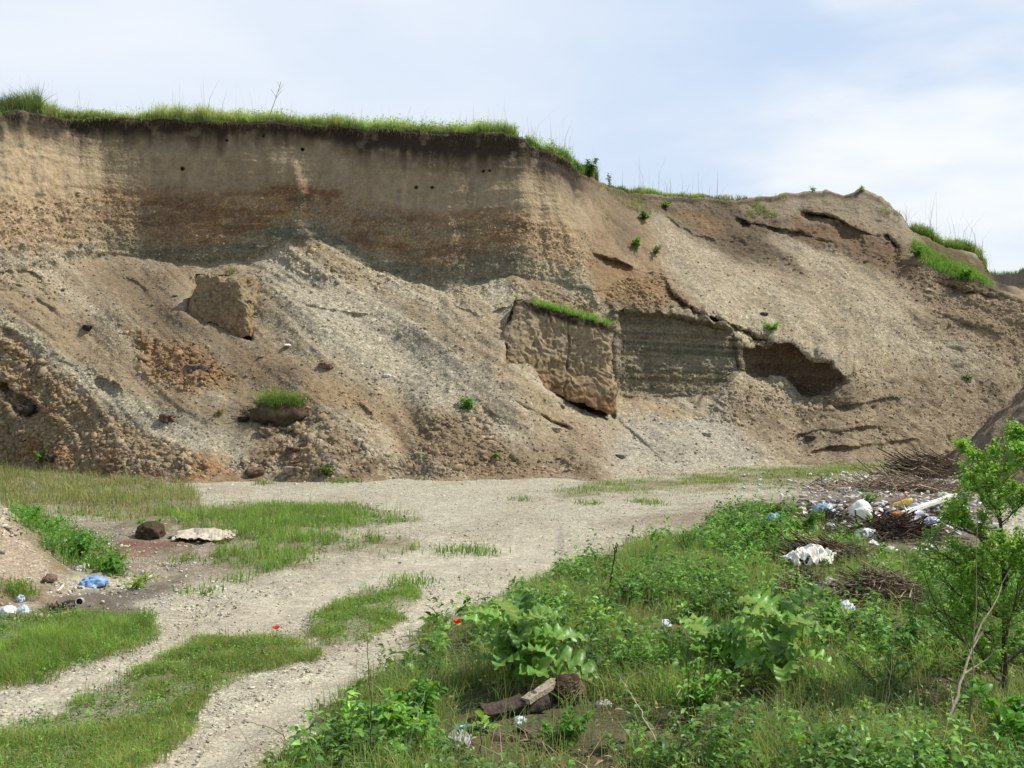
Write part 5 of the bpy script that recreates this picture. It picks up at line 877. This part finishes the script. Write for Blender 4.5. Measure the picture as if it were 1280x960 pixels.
bag(650, 905, (.05, .04, .035), (196, 204, 206), 'clear crumpled plastic scrap below the bark pieces', 'plastic_scrap', 'scrap', 24, .5); bag(681, 868, (.025, .025, .03), (235, 235, 230), 'small white plastic scrap behind the split log', 'plastic_scrap', 'scrap', 25, .3); bag(755, 885, (.06, .05, .04), (205, 200, 190), 'pale crumpled paper right of the stump', 'scrap_of_paper', 'paper', 26, .5)
# ---- bare stems and dead branches
def stem(name, pts3, r0, r1, col_, label, cat, side=()):
    pts3 = np.array(pts3, float); o0 = pts3[0].copy(); A = Acc(); t = np.linspace(0, 1, len(pts3)); tt = np.linspace(0, 1, 18); c = np.stack([np.interp(tt, t, pts3[:, i]) for i in range(3)], -1); c[1:-1] += rng.normal(0, .006, (16, 3)); V, Fs = tube(c - o0, r0, r1, 6); A.add(V, Fs, C3(col_))
    for (f_, dx, dy, dz) in side: q = c[int(f_ * 17)] - o0; V, Fs = tube([q, q + np.array([dx, dy, dz]) * .5 + rng.normal(0, .01, 3), q + np.array([dx, dy, dz])], r0 * .5, r1 * .6, 4); A.add(V, Fs, C3(col_))
    o = A.build(name, M_TWIG); o.location = o0; return tag(o, label, cat)
def pt3(px, py, Yd): return [(px - 640) / F * Yd, Yd, Zof(py, Yd)]
stem('bare_twig', [pt3(464, 975, 7.6), pt3(462, 880, 7.65), pt3(460, 800, 7.7)], .006, .002, (70, 60, 44), 'straight dark bare twig standing upright at the track edge', 'twig', [(.2, -.06, 0, .12), (.45, .04, 0, .03), (.7, -.04, .01, .02), (.05, .05, 0, .1)])
stem('bare_twig', [pt3(405, 965, 7.7), pt3(370, 935, 7.7), pt3(340, 910, 7.7), pt3(302, 902, 7.7)], .004, .0015, (78, 60, 46), 'thin brown twig arching over the gravel at the bottom', 'twig', [(.35, .01, 0, .06)])
stem('bare_twig', [pt3(603, 965, 7.8), pt3(601, 920, 7.8), pt3(586, 883, 7.85)], .005, .003, (56, 50, 38), 'dark bent twig rising in front of the teal pipe', 'twig'); stem('dry_stalk', [pt3(505, 960, 7.7), pt3(520, 900, 7.7), pt3(540, 840, 7.8), pt3(546, 822, 7.8)], .004, .002, (160, 160, 136), 'pale thin stalk leaning out of the leafy weed clump', 'stalk')
stem('dry_stalk', [pt3(838, 968, 7.6), pt3(815, 915, 7.7), pt3(790, 870, 7.8), pt3(773, 842, 7.8)], .005, .003, (190, 178, 150), 'long pale dead stalk slanting across the litter', 'stalk'); stem('dry_stalk', [pt3(820, 885, 8.6), pt3(840, 880, 8.6), pt3(850, 862, 8.7), pt3(862, 845, 8.8)], .006, .003, (168, 150, 122), 'crooked pale root behind the long dead stalk', 'root')
stem('dead_branch', [pt3(1145, 985, 7.5), pt3(1190, 890, 7.9), pt3(1215, 810, 8.2), pt3(1262, 712, 8.6)], .017, .004, (150, 138, 116), 'pale dead forked branch leaning right in front of the sapling', 'branch', [(.55, .28, 0, .22), (.4, -.04, 0, .25), (.7, .2, .05, .25), (.3, .1, 0, .2)])
stem('dead_branch', [pt3(1205, 975, 7.6), pt3(1213, 880, 7.8), pt3(1220, 760, 8), pt3(1222, 640, 8.2)], .008, .002, (120, 112, 86), 'thin upright grey branch just left of the sapling trunk', 'branch', [(.5, -.1, 0, .25), (.6, .12, 0, .2)])
stem('dry_stalk', [pt3(1105, 965, 7.8), pt3(1112, 860, 7.9), pt3(1120, 760, 8)], .005, .002, (128, 122, 92), 'tall dry stalk standing among the feathery weeds', 'stalk', [(.4, .05, 0, .1), (.6, -.06, 0, .12)]); stem('dry_stalk', [pt3(845, 985, 7.5), pt3(858, 900, 7.7), pt3(865, 815, 7.9)], .007, .002, (74, 78, 46), 'dark upright stem in the middle of the weeds', 'stalk', [(.5, .06, 0, .08), (.7, -.05, 0, .06)])
stem('dry_stalk', [pt3(760, 750, 13.2), pt3(768, 700, 13.2), pt3(772, 680, 13.2)], .012, .008, (84, 64, 48), 'dark seed head stalk at the back of the bank', 'stalk', [(.7, .03, 0, .15), (.8, -.04, 0, .1)])
stem('dead_branch', [pt3(1285, 960, 7.5), pt3(1255, 905, 8), pt3(1215, 860, 8.4), pt3(1170, 845, 8.6)], .01, .004, (84, 72, 56), 'low dark branch reaching left from the corner', 'branch')
stem('dry_stalk', [pt3(1140, 660, 19), pt3(1120, 610, 19), pt3(1095, 575, 19)], .012, .005, (176, 160, 134), 'pale dead stalk sticking up from the branches behind the bottles', 'stalk', [(.5, -.2, 0, .3), (.3, .2, 0, .3)])
# tall dry weed on the rim
p, _ = on_face(335, 153); 
stem('dry_stalk', [p, p + [.25, 0, .7], p + [.5, 0, 1.5]], .014, .008, (120, 112, 90), 'tall bare weed stalk sticking out of the cliff top grass', 'stalk', [(.6, .25, 0, .35), (.7, -.2, 0, .3), (.8, .2, 0, .3), (.9, -.1, 0, .2)])

# repeats share a group
GRP = {'soil_clod': 'clods of soil lying about', 'stone': 'single stones on the slope', 'weed': 'weeds growing on the quarry slope', 'leafy_weed': 'leafy weeds around the pit floor', 'thistle_plant': 'thistles in the weedy bank', 'bottle': 'plastic bottles on the rubbish heap', 'plastic_bag': 'crumpled plastic bags', 'scrap_of_paper': 'scraps of paper', 'plastic_scrap': 'scraps of plastic', 'brush_pile': 'piles of dead brushwood', 'stick': 'pale loose sticks', 'bare_twig': 'bare twigs by the track', 'dry_stalk': 'dry standing stalks', 'dead_branch': 'dead branches by the sapling', 'bark_piece': 'pieces of bark', 'poppy': 'red poppies', 'fallen_soil_block': 'fallen blocks of bank', 'wrapper': 'pale wrappers', 'rag': 'crumpled rags'}
for o in list(COL.objects):
    if o.parent is None and o.get('label'):
        g = GRP.get(o.name.split('.')[0])
        if g: o['group'] = g
